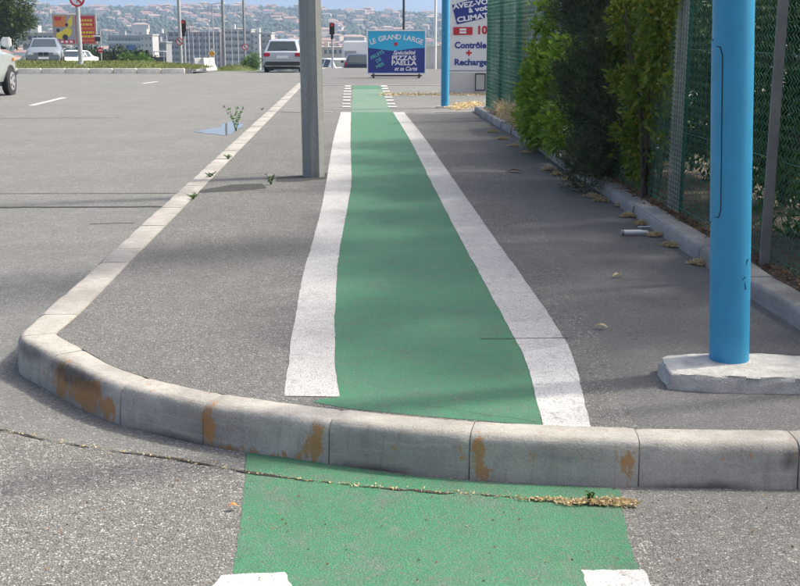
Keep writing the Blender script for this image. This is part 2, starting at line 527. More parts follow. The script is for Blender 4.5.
def leaf_arrays(pts, dirs, L, Wd, rng, droop=0.0, fold=0.25):
    n = len(pts)
    d = dirs / (np.linalg.norm(dirs, axis=1, keepdims=True) + 1e-9)
    a = rng.normal(size=(n, 3)); a[:, 2] *= 0.7
    side = np.cross(d, a); side /= (np.linalg.norm(side, axis=1, keepdims=True) + 1e-9)
    up = np.cross(side, d)
    l = (L * rng.uniform(0.65, 1.25, n))[:, None]; w = (Wd * rng.uniform(0.7, 1.2, n))[:, None]
    base = pts; tip = pts + d * l + np.array([0, 0, -droop]) * l
    mid = pts + d * l * 0.45
    le = mid + side * w * 0.5 + up * w * fold
    ri = mid - side * w * 0.5 + up * w * fold
    v = np.stack([base, le, tip, ri], 1).reshape(-1, 3)
    f = np.arange(n * 4).reshape(-1, 4)
    return v, f
def blob_points(blobs, n, rng, shell=0.55):
    """points in a set of ellipsoids (cx,cy,cz,rx,ry,rz), thicker towards the skin, with uneven lobes"""
    b_ = np.array(blobs, float)
    vol = (b_[:, 3] * b_[:, 4] * b_[:, 5]) ** (2 / 3)
    idx = rng.choice(len(b_), n, p=vol / vol.sum())
    d = rng.normal(size=(n, 3)); d /= np.linalg.norm(d, axis=1, keepdims=True)
    lump = 1 + 0.16 * np.sin(d[:, 0] * 5 + idx) * np.sin(d[:, 1] * 6 + idx * 2) + 0.14 * np.sin(d[:, 2] * 7 + idx * 3 + d[:, 0] * 4)
    r_ = (shell + (1 - shell) * rng.uniform(0, 1, n) ** 0.7) * lump
    pts = b_[idx, :3] + d * r_[:, None] * b_[idx, 3:]
    return pts, d
def foliage(name, blobs, n, L, Wd, mat, parent, seed, up=0.3, shell=0.5, droop=0.1, clump=0.0):
    rng = np.random.default_rng(seed)
    if clump:
        k = max(8, n // 26)
        cp, cd = blob_points(blobs, k, rng, shell)
        idx = rng.integers(0, k, n)
        pts = cp[idx] + rng.normal(size=(n, 3)) * clump
        d = cd[idx] + rng.normal(size=(n, 3)) * 0.5
    else:
        pts, d = blob_points(blobs, n, rng, shell)
        d = d + rng.normal(size=(n, 3)) * 0.7
    d[:, 2] += up
    v, f = leaf_arrays(pts, d, L, Wd, rng, droop)
    me = np_mesh(name, v, f)
    return obj(name, me, mat, parent)
def trunk_mesh(h, r, limbs, seed, spread=0.8):
    rng = random.Random(seed)
    m_ = MB()
    pts = [(rng.uniform(-.04, .04) * i, rng.uniform(-.04, .04) * i, h * i / 5) for i in range(6)]
    m_.tube(pts, [r * (1 - 0.13 * i) for i in range(6)], 8)
    for k in range(limbs):
        z = h * rng.uniform(0.35, 0.9); a = 2 * math.pi * (k + rng.random() * 0.6) / limbs
        q = Vector((math.cos(a) * spread, math.sin(a) * spread, h * rng.uniform(0.25, 0.5)))
        p0 = Vector((0, 0, z))
        m_.tube([p0, p0 + q * 0.5 + Vector((0, 0, -.05)), p0 + q], [r * 0.45, r * 0.3, r * 0.1], 6)
    return m_
def tree(name, label, loc, h, blobs, n, L, Wd, leaf, seed, r=0.1, limbs=5, spread=0.8, cat='tree', group=None, clump=0.0, shell=0.35, stem='trunk', crown='crown'):
    t = thing(name, label, cat, loc, 0, group)
    trunk_mesh(h, r, limbs, seed, spread).build(stem, 'bark', t, 60)
    foliage(crown, blobs, n, L, Wd, leaf, t, seed, clump=clump, shell=shell)
    return t

def catmull(pts, step):
    """dense points along a smooth curve through pts, about step apart"""
    pts = [Vector(p) for p in pts]
    q = [2 * pts[0] - pts[1]] + pts + [2 * pts[-1] - pts[-2]]
    out = []
    for i in range(1, len(q) - 2):
        n = max(1, int((q[i + 1] - q[i]).length / step))
        for k in range(n):
            t = k / n
            a, b_, c, d = q[i - 1], q[i], q[i + 1], q[i + 2]
            out.append(0.5 * ((2 * b_) + (c - a) * t + (2 * a - 5 * b_ + 4 * c - d) * t * t + (3 * b_ - a - 3 * c + d) * t ** 3))
    out.append(pts[-1])
    return out
def sheet(name, pts, z, mat, parent=None, jitter=0.0, seed=1, step=None):
    """a flat polygon at level z (or zfunc); its outline may be a little ragged"""
    rng = random.Random(seed)
    pts = [Vector((p[0], p[1], 0)) for p in pts]
    if step:
        out = []
        for i, p in enumerate(pts):
            q = pts[(i + 1) % len(pts)]
            n = max(1, int((q - p).length / step))
            for k in range(n): out.append(p.lerp(q, k / n))
        pts = out
    if jitter: pts = [p + Vector((rng.uniform(-jitter, jitter), rng.uniform(-jitter, jitter), 0)) for p in pts]
    bm = bmesh.new()
    vs = [bm.verts.new((p.x, p.y, z(p.y) if callable(z) else z)) for p in pts]
    f = bm.faces.new(vs)
    bmesh.ops.recalc_face_normals(bm, faces=[f])
    if f.normal.z < 0: f.normal_flip()
    bmesh.ops.triangulate(bm, faces=bm.faces[:], ngon_method='EAR_CLIP')
    me = bpy.data.meshes.new(name)
    bm.to_mesh(me); bm.free()
    return obj(name, me, mat, parent)
def strip(name, left, right, z, mat, parent=None, jitter=0.0, seed=1, step=0.05):
    """a band between two smooth edge curves, each resampled by distance ahead"""
    rng = random.Random(seed)
    L_, R_ = catmull([Vector((p[0], p[1], 0)) for p in left], step), catmull([Vector((p[0], p[1], 0)) for p in right], step)
    n = max(len(L_), len(R_))
    def res(a):
        acc = [0.0]
        for i in range(1, len(a)): acc.append(acc[-1] + (a[i] - a[i - 1]).length)
        out = []; j = 0
        for k in range(n):
            s_ = acc[-1] * k / (n - 1)
            while j < len(acc) - 2 and acc[j + 1] < s_: j += 1
            t = 0 if acc[j + 1] == acc[j] else (s_ - acc[j]) / (acc[j + 1] - acc[j])
            out.append(a[j].lerp(a[j + 1], min(1, max(0, t))))
        return out
    L_, R_ = res(L_), res(R_)
    j = lambda: rng.uniform(-jitter, jitter) * 0.25
    vs, fs = [], []
    for k_, (a, b_) in enumerate(zip(L_, R_)):
        if jitter and step <= 0.05:
            u_ = k_ * step
            for v_, ph in ((a, seed * 3.1), (b_, seed * 5.7)):
                v_.x += jitter * (1.6 * mnoise.noise(Vector((u_ * 2.2, ph, 0))) + 0.9 * mnoise.noise(Vector((u_ * 11, ph, 3))))
        za = z(a.y) if callable(z) else z
        zb = z(b_.y) if callable(z) else z
        vs += [(a.x + j(), a.y + j(), za), (b_.x + j(), b_.y + j(), zb)]
    for k in range(n - 1): fs.append((2 * k, 2 * k + 1, 2 * k + 3, 2 * k + 2))
    m_ = MB().add(vs, fs)
    me = m_.mesh(name, False)
    if me.polygons[0].normal.z < 0: me.flip_normals()
    return obj(name, me, mat, parent)

def letters(s, size, bold=0.0, shear=0.0, space=1.0):
    """mesh of a line of text standing in x,z, centred, facing -y"""
    cu = bpy.data.curves.new('lettering', 'FONT')
    cu.body = s; cu.size = size; cu.align_x = 'CENTER'; cu.align_y = 'CENTER'
    cu.extrude = 0.002; cu.offset = bold; cu.shear = shear; cu.space_character = space
    cu.resolution_u = 3
    o = bpy.data.objects.new('lettering', cu)
    COL.objects.link(o)
    me = bpy.data.meshes.new_from_object(o.evaluated_get(bpy.context.evaluated_depsgraph_get()))
    bpy.data.objects.remove(o); bpy.data.curves.remove(cu)
    me.transform(Matrix.Rotation(math.pi / 2, 4, 'X'))
    me.materials.clear()
    return me
def write(s, size, x, z, y, mat, parent, rot=0.0, bold=0.0, shear=0.0, space=1.0, fit=None):
    me = letters(s, size, bold, shear, space)
    if fit:
        xs = [v.co.x for v in me.vertices]
        k = fit / (max(xs) - min(xs))
        me.transform(Matrix.Diagonal((k, 1, 1, 1)))
    me.transform(Matrix.Translation((x, y, z)) @ Matrix.Rotation(rot, 4, 'Y'))
    me.name = 'lettering'
    return obj('lettering', me, mat, parent)

# ================================================================== SETTING
# ---- terrain and carriageway
def grid_sheet(name, xs, ys, zf, mat):
    vs = [(x, y, zf(x, y)) for y in ys for x in xs]
    n = len(xs)
    fs = [(j * n + i, j * n + i + 1, (j + 1) * n + i + 1, (j + 1) * n + i) for j in range(len(ys) - 1) for i in range(n - 1)]
    me = bpy.data.meshes.new(name)
    me.from_pydata(vs, [], fs); me.update()
    o = obj(name, me, mat)
    return struct(o)
ys = [-20, -5, 0, 10, 20, 30, 36, 42] + [42 + 3 * i for i in range(1, 12)] + [90, 110, 140, 180, 230, 300, 400, 600, 800, 1500, 3000, 6400]
xs = [-6000, -2000, -600, -150, -60, -30, -15, -8, -3, 0, 3, 8, 15, 30, 60, 150, 600, 2000, 6000]
grid_sheet('terrain', xs, ys, lambda x, y: zr(y) - 0.28 - (0.4 if y > 120 else 0), 'terrain')
ys = [-4, 0, 4, 8, 12, 16, 20, 25, 30, 36, 42] + [42 + 1.5 * i for i in range(1, 23)] + [85, 100, 120, 150]
road = grid_sheet('road', [-45, -30, -20, -12, -6, -3, 0, 3, 8, 16], ys, lambda x, y: zr(y), 'road_asphalt')

# ---- hills and mountains (height fields)
from mathutils import noise as mnoise
def hill_z(x, y):
    t = (y - 700) / 820.0
    px = x / y * F + 400
    top = 27 - 0.0000 * px
    if px > 300: top -= (px - 300) * 0.055
    if px < 60: top += 2
    s_ = max(0.0, min(1.0, t)); s_ = s_ * s_ * (3 - 2 * s_) * 0.6 + s_ * 0.4
    z = -17 + (top + 17) * s_
    if t > 1: z -= (t - 1) * 60
    a = 5.0 * mnoise.noise(Vector((x / 170, y / 260, 3.1))) + 2.2 * mnoise.noise(Vector((x / 60, y / 80, 7.7)))
    return z + a * min(1.0, max(0.0, t * 3))
hill = grid_sheet('hills', [-1300 + 18 * i for i in range(128)], [690 + 22 * i for i in range(52)], hill_z, 'hill_scrub')
smooth_mesh(hill.data, 80)
def mount_z(x, y):
    ridge = 5000 - 250 * math.sin(x / 900)
    px = x / 5000 * F + 400
    h = 205 + 30 * math.sin(x / 500 + 1)
    if px > 372: h = max(48, h - (px - 372) * 2.15)
    h += 12 * mnoise.noise(Vector((x / 300, y / 300, 1.3))) + 5 * mnoise.noise(Vector((x / 90, y / 90, 4.0)))
    d = abs(y - ridge) / 1400
    return -40 + (h + 40) * max(0.0, 1 - d) ** 0.9
mt = grid_sheet('mountains', [-4200 + 70 * i for i in range(120)], [3500 + 75 * i for i in range(36)], mount_z, 'mountain_rock')
smooth_mesh(mt.data, 80)

# ---- kerb line round the pavement, traced on the level of the kerb top
straight = [G(290, 90), G(267, 110), G(226, 143), G(193, 175), G(161, 205), G(124, 236), G(81, 278), G(25, 327)]
p_far, p_near = G(267, 110), G(24, 327)
d_left = (p_near - p_far).normalized()
outer = [p_far - d_left * (12 - k) for k in range(12)] + [p_far]
for k in range(1, 16): outer.append(p_far.lerp(p_near, k / 16))
outer += [p_near, G(18.5, 333), G(19, 338), G(27, 343.5), G(54, 356.5), G(83, 371), G(120, 384.5), G(161, 394.5), G(203, 403), G(300, 417), G(400, 428.5), G(470, 434),
          G(540, 437.8), G(640, 441), G(800, 443), G(1000, 443), G(1200, 443)]
outer = catmull(outer, 0.03)
oacc = [0.0]
for i in range(1, len(outer)): oacc.append(oacc[-1] + (outer[i] - outer[i - 1]).length)
i_cor = min(range(len(outer)), key=lambda i: (outer[i] - G(19, 335)).length)
s_cor = oacc[i_cor]
def on_outer(s_):
    import bisect
    i = min(len(outer) - 2, max(0, bisect.bisect_right(oacc, s_) - 1))
    t = (s_ - oacc[i]) / max(1e-6, oacc[i + 1] - oacc[i])
    return outer[i].lerp(outer[i + 1], t)
def frame(s_):
    a, b_ = on_outer(max(0, s_ - 0.12)), on_outer(min(oacc[-1], s_ + 0.12))
    t = (b_ - a).normalized()
    return on_outer(s_), t, Vector((-t.y, t.x, 0))       # left of travel = towards the pavement
def kw(s_):                                               # kerb width: wide flat stones on the street side, narrower round the end
    if s_ < s_cor - 0.5: return 0.225
    if s_ > s_cor + 0.8: return 0.155
    t = (s_ - s_cor + 0.5) / 1.3
    return 0.225 * (1 - t) + 0.155 * t
def inner_pt(s_):
    p, t, n = frame(s_)
    return p + n * kw(s_)
inner = [inner_pt(0.06 * i) for i in range(int(oacc[-1] / 0.06))]
# drop loops that the tight corner makes on the inside
clean = [inner[0]]
for i, q in enumerate(inner[1:], 1):
    if (q - clean[-1]).length > 0.012 and min((q - o_).length for o_ in outer[::2]) > 0.135: clean.append(q)
inner = clean

kerb = MB()
bed = []
for i in range(0, len(outer), 3):
    s_ = oacc[i]; p, t, n = frame(s_); w = kw(s_)
    bed.append((p + n * 0.002, p + n * 0.009, p + n * 0.040, p + n * (w - 0.012)))
n_ = len(bed)
vs = []
for a, a2, a3, b_ in bed: vs += [(a.x, a.y, -0.26), (a.x, a.y, -0.06), (a2.x, a2.y, -0.028), (a3.x, a3.y, -0.007), (b_.x, b_.y, -0.007), (b_.x, b_.y, -0.26)]
fs = []
for i in range(n_ - 1):
    for k in range(5): fs.append((6 * i + k, 6 * i + k + 1, 6 * i + 6 + k + 1, 6 * i + 6 + k))
kerb_o = struct(MB().add(vs, fs).build('kerb', plain('mortar', (0.34, 0.325, 0.30), 0.95, var=0.3, scale=20)))

# joints of the front stones are read off the photograph, the street side has stones of a metre
front_px = [(50, 354.5), (118, 384), (202, 403), (329, 420.5), (470, 434), (642, 441), (798, 443), (960, 443), (1120, 443)]
def nearest_s(p): return oacc[min(range(len(outer)), key=lambda i: (outer[i] - p).length)]
joints = [s_cor + 0.04 - 0.5 * k for k in range(2 * int(s_cor) - 0, 0, -1)] + [s_cor + 0.02] + [nearest_s(G(*p)) for p in front_px]
joints = sorted(set(joints))
jj = [joints[0]]
for q in joints[1:]:
    if q - jj[-1] > 0.15: jj.append(q)
joints = jj
# left-over street paint and tyre dirt on the kerb face: (s, height along face 0..1, half length, half height)
def face_s(px, py): return nearest_s(G(px, py - 0))
rust = []
for (px, py, ln, z0, hz, k) in [(62, 360, 0.10, 0.55, 0.5, .9), (88, 373, 0.19, 0.55, 0.40, 1.0), (110, 381, 0.06, 0.7, 0.4, .8),
                                 (208, 403.5, 0.035, 0.5, 0.45, 1.0), (240, 408, 0.13, 0.92, 0.12, .8), (315, 418.5, 0.05, 0.6, 0.42, .95), (285, 415, 0.08, 0.93, 0.1, .8),
                                 (474, 434, 0.03, 0.42, 0.4, 1.0), (482, 434.5, 0.055, 0.85, 0.18, .9), (631, 440.6, 0.03, 0.62, 0.38, .9), (560, 438.5, 0.09, 0.94, 0.07, .55)]:
    rust.append((nearest_s(G(px, py)), ln, z0, hz, k))
dirt = [(nearest_s(G(75, 367)), 0.30, 0.25, 0.4, .75), (nearest_s(G(30, 345)), 0.2, 0.2, 0.3, .7), (nearest_s(G(380, 427)), 0.2, 0.95, 0.12, .8), (nearest_s(G(180, 399)), 0.4, 0.96, 0.1, .8),
        (nearest_s(G(700, 442)), 0.25, 0.97, 0.1, .8), (nearest_s(G(560, 439)), 0.3, 0.35, 0.25, .4), (nearest_s(G(790, 443)), 0.04, 0.4, 0.25, .9)]
def field(lst, s_, f):
    best = 0.0
    for (s0, ln, f0, hf, k) in lst:
        d = math.hypot(abs(s_ - s0) / ln, abs(f - f0) / hf)
        best = max(best, k * max(0.0, min(1.0, 1.45 - d)))
    return best
prof = [(-0.016, -0.24, 1.2), (-0.015, -0.185, 1.0), (-0.011, -0.13, .72), (-0.007, -0.08, .45), (-0.003, -0.042, .25), (0.002, -0.026, .16), (0.010, -0.012, .1), (0.024, -0.003, 0.0), (0.036, 0.0, 0.0)]
srng = random.Random(5)
for a, b_ in zip(joints[:-1], joints[1:]):
    if b_ - a > 1.4: continue
    gap = 0.0025
    near = b_ > s_cor - 2.5
    n_seg = max(3, int((b_ - a) / (0.035 if near and b_ > s_cor - 0.2 else 0.12)))
    dz = srng.uniform(-0.003, 0.003); do = srng.uniform(-0.004, 0.004)
    vs, pa, di = [], [], []
    for k in range(n_seg + 1):
        s_ = a + gap + (b_ - a - 2 * gap) * k / n_seg
        p, t, n = frame(s_); w = kw(s_)
        endd = min(k, n_seg - k)
        chip = 0.004 if endd == 0 else 0.0
        for (o_, z, f) in prof:
            rough = 0.0026 * mnoise.noise(Vector((s_ * 14, z * 30, 2.0))) + (0.005 if -0.05 < z < 0 else 0.0015) * mnoise.noise(Vector((s_ * 45, z * 60, 6.0)))
            q = p + n * (o_ + do + rough + chip * 0.6)
            vs.append((q.x, q.y, z + dz - (chip if z > -0.05 else 0)))
            pa.append(field(rust, s_, f)); di.append(field(dirt, s_, f) if b_ > s_cor - 0.1 else 0.0)
        for (o_, z) in ((w * 0.55, 0.0), (w - 0.008, -0.001), (w - 0.004, -0.012), (w - 0.004, -0.24)):
            rough = 0.0018 * mnoise.noise(Vector((s_ * 10, o_ * 40, 5.0)))
            q = p + n * o_
            vs.append((q.x, q.y, z + dz + rough - (chip if z > -0.05 else 0)))
            pa.append(0.25 if (o_ < w * 0.6 and field(rust, s_, 0.1) > .8) else 0.0); di.append(0.0)
    m_ = len(prof) + 4
    fs = [(k * m_ + j, (k + 1) * m_ + j, (k + 1) * m_ + j + 1, k * m_ + j + 1) for k in range(n_seg) for j in range(m_ - 1)]
    fs += [tuple(range(m_)), tuple(reversed([n_seg * m_ + j for j in range(m_)]))]
    st_o = MB().add(vs, fs).build('kerb_stone', 'kerb_concrete' if b_ > s_cor - 0.1 else 'pale_kerb', kerb_o, 45)
    for nm, arr in (('paint', pa), ('dirt', di)):
        at = st_o.data.attributes.new(nm, 'FLOAT', 'POINT')
        at.data.foreach_set('value', arr)

# ---- pavement between the kerbs
# right-hand kerb below the fence: front top edge
def fx(Y): return 2.37 - 0.047 * (Y - 7.2)               # the fence line
rk_px = [(475, 106), (493, 117), (515, 129), (540, 143), (562, 158), (604, 184), (660, 221), (710, 253), (751, 280), (800, 309), (860, 345), (960, 400)]
rk = [G(a, b_, 0.10) for a, b_ in rk_px]
Y_END = 22.6
pav_pts = [q for q in inner if q.y < Y_END and q.x < 4.2]
i0 = max(range(len(pav_pts)), key=lambda i: pav_pts[i].y)
right = [Vector((q.x + 0.03, q.y, 0)) for q in rk if q.y < Y_END + .6]
pav_poly = pav_pts + [Vector((4.4, pav_pts[-1].y, 0)), Vector((4.4, 3.9 + 0.6, 0))] + [Vector((q.x, q.y, 0)) for q in reversed(right)] + [Vector((1.55, Y_END, 0))]
pavement = struct(sheet('pavement', pav_poly, -0.006, 'pavement_asphalt'))
# newer smooth asphalt along the fence
seam = [G(452, 113), G(480, 140), G(503, 168), G(530, 208), G(556, 255), G(580, 300), G(600, 336), G(611, 365), G(621, 395), G(634, 424)]
smooth_poly = catmull(seam, 0.12) + [G(720, 429), G(800, 431), G(900, 432)] + [Vector((q.x + 0.02, q.y, 0)) for q in reversed(right[:-1])]
sheet('asphalt_strip', smooth_poly, -0.0052, 'smooth_asphalt', pavement, 0.012, 3)
# trench reinstatement and the ring round the lamp post
sheet('asphalt_patch', [G(201, 189.5), G(232, 184), G(262, 183), G(266, 188), G(235, 190.5), G(199, 192.5)], -0.0048, 'patch_asphalt', pavement, 0.012, 4, 0.08)
sheet('asphalt_patch', [G(276, 177), G(332, 172), G(333, 178), G(300, 181), G(277, 181.5)], -0.0048, 'patch_asphalt', pavement, 0.015, 5, 0.08)
tr_pts = [G(213, 174), G(260, 171), G(300, 169)]
for k, (a, b_) in enumerate([((204, 191.8), (300, 188.5)), ((205, 178), (262, 172.5)), ((236, 193.5), (302, 190)), ((480, 338.2), (572, 337.4))]):
    p, q = G(*a), G(*b_)
    pts = [p.lerp(q, i / 12) for i in range(13)]
    strip('cut_line', [x + Vector((0, .004, 0)) for x in pts], [x - Vector((0, .004, 0)) for x in pts], -0.0015 if k == 3 else -0.004, 'patch_asphalt', pavement, 0.005, 30 + k, 0.05)

# cycle lane: green between two white lines, all traced on the pavement
gl = [(343, 112), (345, 136), (345.5, 160), (346, 185), (338, 225), (331, 261), (328, 330), (331, 370), (334, 395)]
gl_in = [(351, 112), (350.5, 136), (351, 160), (351, 185), (344, 225), (338, 261), (334.5, 330), (336.5, 375), (339, 396)]
gl_out = [(341, 112), (334, 137), (329, 165), (323, 200), (313, 240), (304, 270), (293, 330), (287, 370), (285, 395)]
gr_in = [(393, 112), (408, 136), (419, 157), (431, 181), (451, 220), (473, 261), (493, 297), (511, 331), (523, 352), (531, 376), (537, 400), (543, 424.5)]
gr_out = [(404, 112), (424, 137), (440, 160), (455, 181), (478, 214), (502, 248), (531, 288), (557, 327), (567, 343), (573, 358), (580, 380), (591, 427)]
e = lambda l: [G(*p) for p in l]
green = [G(*p) for p in gl_in] + [G(320, 402), G(312, 402)]
poly = catmull(e(gl_in), 0.06) + [G(318, 398), G(312, 400.5), G(345, 407), G(420, 414.5), G(500, 421), G(543, 424.5)] + list(reversed(catmull(e(gr_in), 0.06)))
sheet('green_lane', poly, -0.0045, 'green_paint', pavement, 0.004, 7)
sheet('green_repaint', [G(524, 353), G(506, 338), G(511, 360), G(498, 385), G(440, 392), G(420, 402), G(470, 411), G(541, 421)], -0.0038, 'bright_green_paint', pavement, 0.012, 8, 0.04)
strip('white_line', e(gl_out), e(gl_in), -0.003, 'white_paint', pavement, 0.004, 10)
strip('white_line', e(gr_in[:9]), e(gr_out[:9]), -0.003, 'white_paint', pavement, 0.004, 11)
strip('white_line', e(gr_in[8:]), e(gr_out[8:]), -0.0027, 'fresh_white_paint', pavement, 0.004, 12)

# ---- in front of the kerb: asphalt apron, gutter crack, green lane going on, white squares
zf = Z_ROAD + 0.004
crack_px = [(-60, 427), (0, 430), (39, 439), (80, 446), (120, 452), (185, 461), (244, 472), (300, 480), (327, 483), (400, 490.5), (450, 493.5), (500, 497), (550, 502), (599, 506), (642, 508), (700, 509)]
crack = [G(a, b_, zf) for a, b_ in crack_px]
apron = sheet('near_road', catmull(crack, 0.1) + [G(900, 512, zf), Vector((2.6, 1.5, 0)), Vector((-2.6, 1.5, 0)), G(-200, 470, zf), G(-160, 425, zf)], zf, 'near_asphalt')
struct(apron)
sheet('asphalt_strip', [G(642, 508, zf), G(800, 500, zf), G(1000, 500, zf), G(1000, 700, zf), G(700, 700, zf), G(668, 586, zf), G(655, 545, zf)], zf + 0.0008, 'pavement_asphalt', apron, 0.01, 14, 0.06)
gz = zf + 0.0016
le = [G(246, 459, gz), G(245.5, 473, gz), G(241, 515, gz), G(234, 570, gz), G(222, 700, gz)]
re = [G(620, 489, gz), G(622, 507, gz), G(630, 545, gz), G(641, 578, gz), G(668, 700, gz)]
poly = [G(246, 452, gz), G(330, 464, gz), G(420, 477, gz), G(500, 483, gz), G(600, 487, gz)] + catmull(re, 0.06) + list(reversed(catmull(le, 0.06)))
sheet('green_lane', poly, gz, 'bright_green_paint', apron, 0.004, 15, 0.05)
wz = gz + 0.0010
sheet('white_square', [G(222, 575, wz), G(284, 571.5, wz), G(293, 590, wz), G(297, 640, wz), G(205, 640, wz), G(209, 588, wz)], wz, 'fresh_white_paint', apron, 0.006, 16, 0.03)
sheet('white_square', [G(581, 570, wz), G(643, 569, wz), G(655, 590, wz), G(675, 640, wz), G(590, 640, wz), G(588, 590, wz)], wz, 'fresh_white_paint', apron, 0.006, 17, 0.03)
cl = [q + Vector((.0, .014 * mnoise.noise(Vector((q.x * 9, 1.0, 0))) + .008 * mnoise.noise(Vector((q.x * 35, 2.0, 0))), 0)) for q in catmull(crack, 0.02)]
crng = random.Random(8)
cl = [q for q in cl if q.x < G(640, 508, zf).x]
wl = [max(0.0005, 0.004 + 0.016 * mnoise.noise(Vector((q.x * 6, q.y * 6, 0))) + 0.006 * mnoise.noise(Vector((q.x * 30, q.y * 30, 4)))) for q in cl]
a = [q + Vector((0, wl[i], 0)) for i, q in enumerate(cl)]; b_ = [q - Vector((0, wl[i] * 1.2, 0)) for i, q in enumerate(cl)]
strip('gutter_crack', a, b_, wz + 0.0010, plain('crack_dirt', (0.028, 0.025, 0.022), 0.95, var=0.5, scale=40), apron, 0.006, 18, 0.03)

# ---- lines across the carriageway, lane dashes, puddle, gutter dirt
for k, (l0, l1, wd, mt_) in enumerate([((-80, 207.5), (168, 206.5), .035, 'patch_asphalt'), ((-80, 193.5), (176, 193), .018, 'patch_asphalt'), ((90, 223.5), (135, 222.5), .02, 'patch_asphalt'),
                                        ((0, 118), (120, 117.5), .05, 'patch_asphalt')]):
    p, q = G(*l0, Z_ROAD + .004), G(*l1, Z_ROAD + .004)
    pts = [p.lerp(q, i / 14) + Vector((0, .03 * mnoise.noise(Vector((i * .9, k, 0))), 0)) for i in range(15)]
    strip('tar_line', [x + Vector((0, wd, 0)) for x in pts], [x - Vector((0, wd, 0)) for x in pts], Z_ROAD + .004, 'patch_asphalt' if k == 0 else 'smooth_asphalt', road, 0.012, 40 + k, 0.1)
for k, (q0, q1) in enumerate([((31, 105.5), (64, 97.5)), ((143, 83.5), (157, 81.5))]):
    z = Z_ROAD + .004
    p, q = G(*q0, z), G(*q1, z)
    n = Vector((0.075, 0, 0))
    sheet('lane_dash', [p - n, p + n, q + n, q - n], z, 'fresh_white_paint', road, 0.008, 50 + k, 0.3)
for Yd in (58.5,):
    pass
pz = Z_ROAD + .005
puddle = struct(sheet('puddle', [G(195, 131.5, pz), G(206, 133.5, pz), G(225, 135.5, pz), G(233, 133, pz), G(245, 124, pz), G(232, 121.5, pz), G(220, 124.5, pz), G(222, 127, pz), G(207, 129, pz)], pz, 'puddle_water', None, 0.05, 55, 0.15))

# ---- entrance beyond the pavement, dashed crossing, next block
ent_z = -0.012
ent_left = on_outer(0)
xk = lambda Y: p_far.x + (Y - p_far.y) * d_left.x / d_left.y
ent = struct(sheet('entrance_asphalt', [(xk(Y_END) + .2, Y_END), (9, Y_END), (9, 33.6), (xk(33.6) + .2, 33.6)], ent_z, 'road_asphalt'))
MBk = MB()
drop = struct(MB().box((0.5 * (xk(Y_END) + .32 - 1.25), Y_END + .09, -0.085), (-1.25 - xk(Y_END) - .32, 0.10, 0.12), 0).build('drop_kerb_bed', 'mortar'))
x0, x1 = xk(Y_END) + 0.3, 1.5
k = 0
x = x0
while x < x1 - .2:
    L_ = min(1.0, x1 - x)
    if not (-1.55 < x + L_ / 2 < 0.45):
        MB().box((x + L_ / 2, Y_END + .09, -0.06), (L_ - .01, 0.15, 0.12 + .004)).build('kerb_stone', 'pale_kerb', drop, bevel=0.012)
    x += L_
cz = ent_z + .004
strip('green_lane', [G(351, 112.2, cz), G(352.5, 98, cz), G(353, 85.5, cz)], [G(393, 112.2, cz), G(386, 98, cz), G(381, 85.5, cz)], cz, 'worn_green_paint', ent, 0.01, 60)
strip('green_lane', [G(352, 89, cz), G(352.5, 86, cz)], [G(383, 89, cz), G(381.5, 86, cz)], cz + .004, 'green_paint', ent, 0.04, 61)
for j, yy in enumerate((107, 104, 100.5, 97.5, 94.5, 91.5, 88.8, 86.3)):
    lx, rx = 342 + 8 * (107 - yy) / 21 * .35, 388 - (107 - yy) * .34
    hw = (yy - 30) / CAM_Z * 0.085
    for xx in (lx + hw, rx + hw):
        sheet('white_square', [G(xx - hw, yy + .5, cz), G(xx + hw, yy + .5, cz), G(xx + hw, yy - .5, cz), G(xx - hw, yy - .5, cz)], cz + .008, 'fresh_white_paint', ent, 0.012, 62 + j, 0.15)
# next block: low pavement with a kerb
Yb = 33.7
blk = struct(MB().box((0, 0, 0), (.01, .01, .01)).build('far_pavement', 'smooth_asphalt'))
me = bpy.data.meshes.new('far_pavement')
xa = xk(Yb) + .25
ysb = [Yb, 36, 39, 42, 45, 48, 51, 54, 57, 60, 64]
vs, fs = [], []
for y in ysb: vs += [(xk(y) + .3, y, zr(y) + .16), (7, y, zr(y) + .16)]
for i in range(len(ysb) - 1): fs.append((2 * i, 2 * i + 1, 2 * i + 3, 2 * i + 2))
me.from_pydata(vs, [], fs); me.update(); me.materials.append(MATS['smooth_asphalt'])
blk.data = me
fk = struct(MB().box((xk(36), 36.0, -0.10), (.02, .3, .1)).build('far_kerb', 'mortar'))
for j in range(26):
    y = Yb + j + .5
    MB().box((0, 0, 0), (.16, .985, .26)).build('kerb_stone', 'pale_kerb', fk, bevel=.012).location = (xk(y) + .22, y, zr(y) + .035)
for j in range(9):
    MB().box((xa + .55 + j, Yb - .06, -0.075), (.985, .15, .16)).build('kerb_stone', 'pale_kerb', fk, bevel=.012)

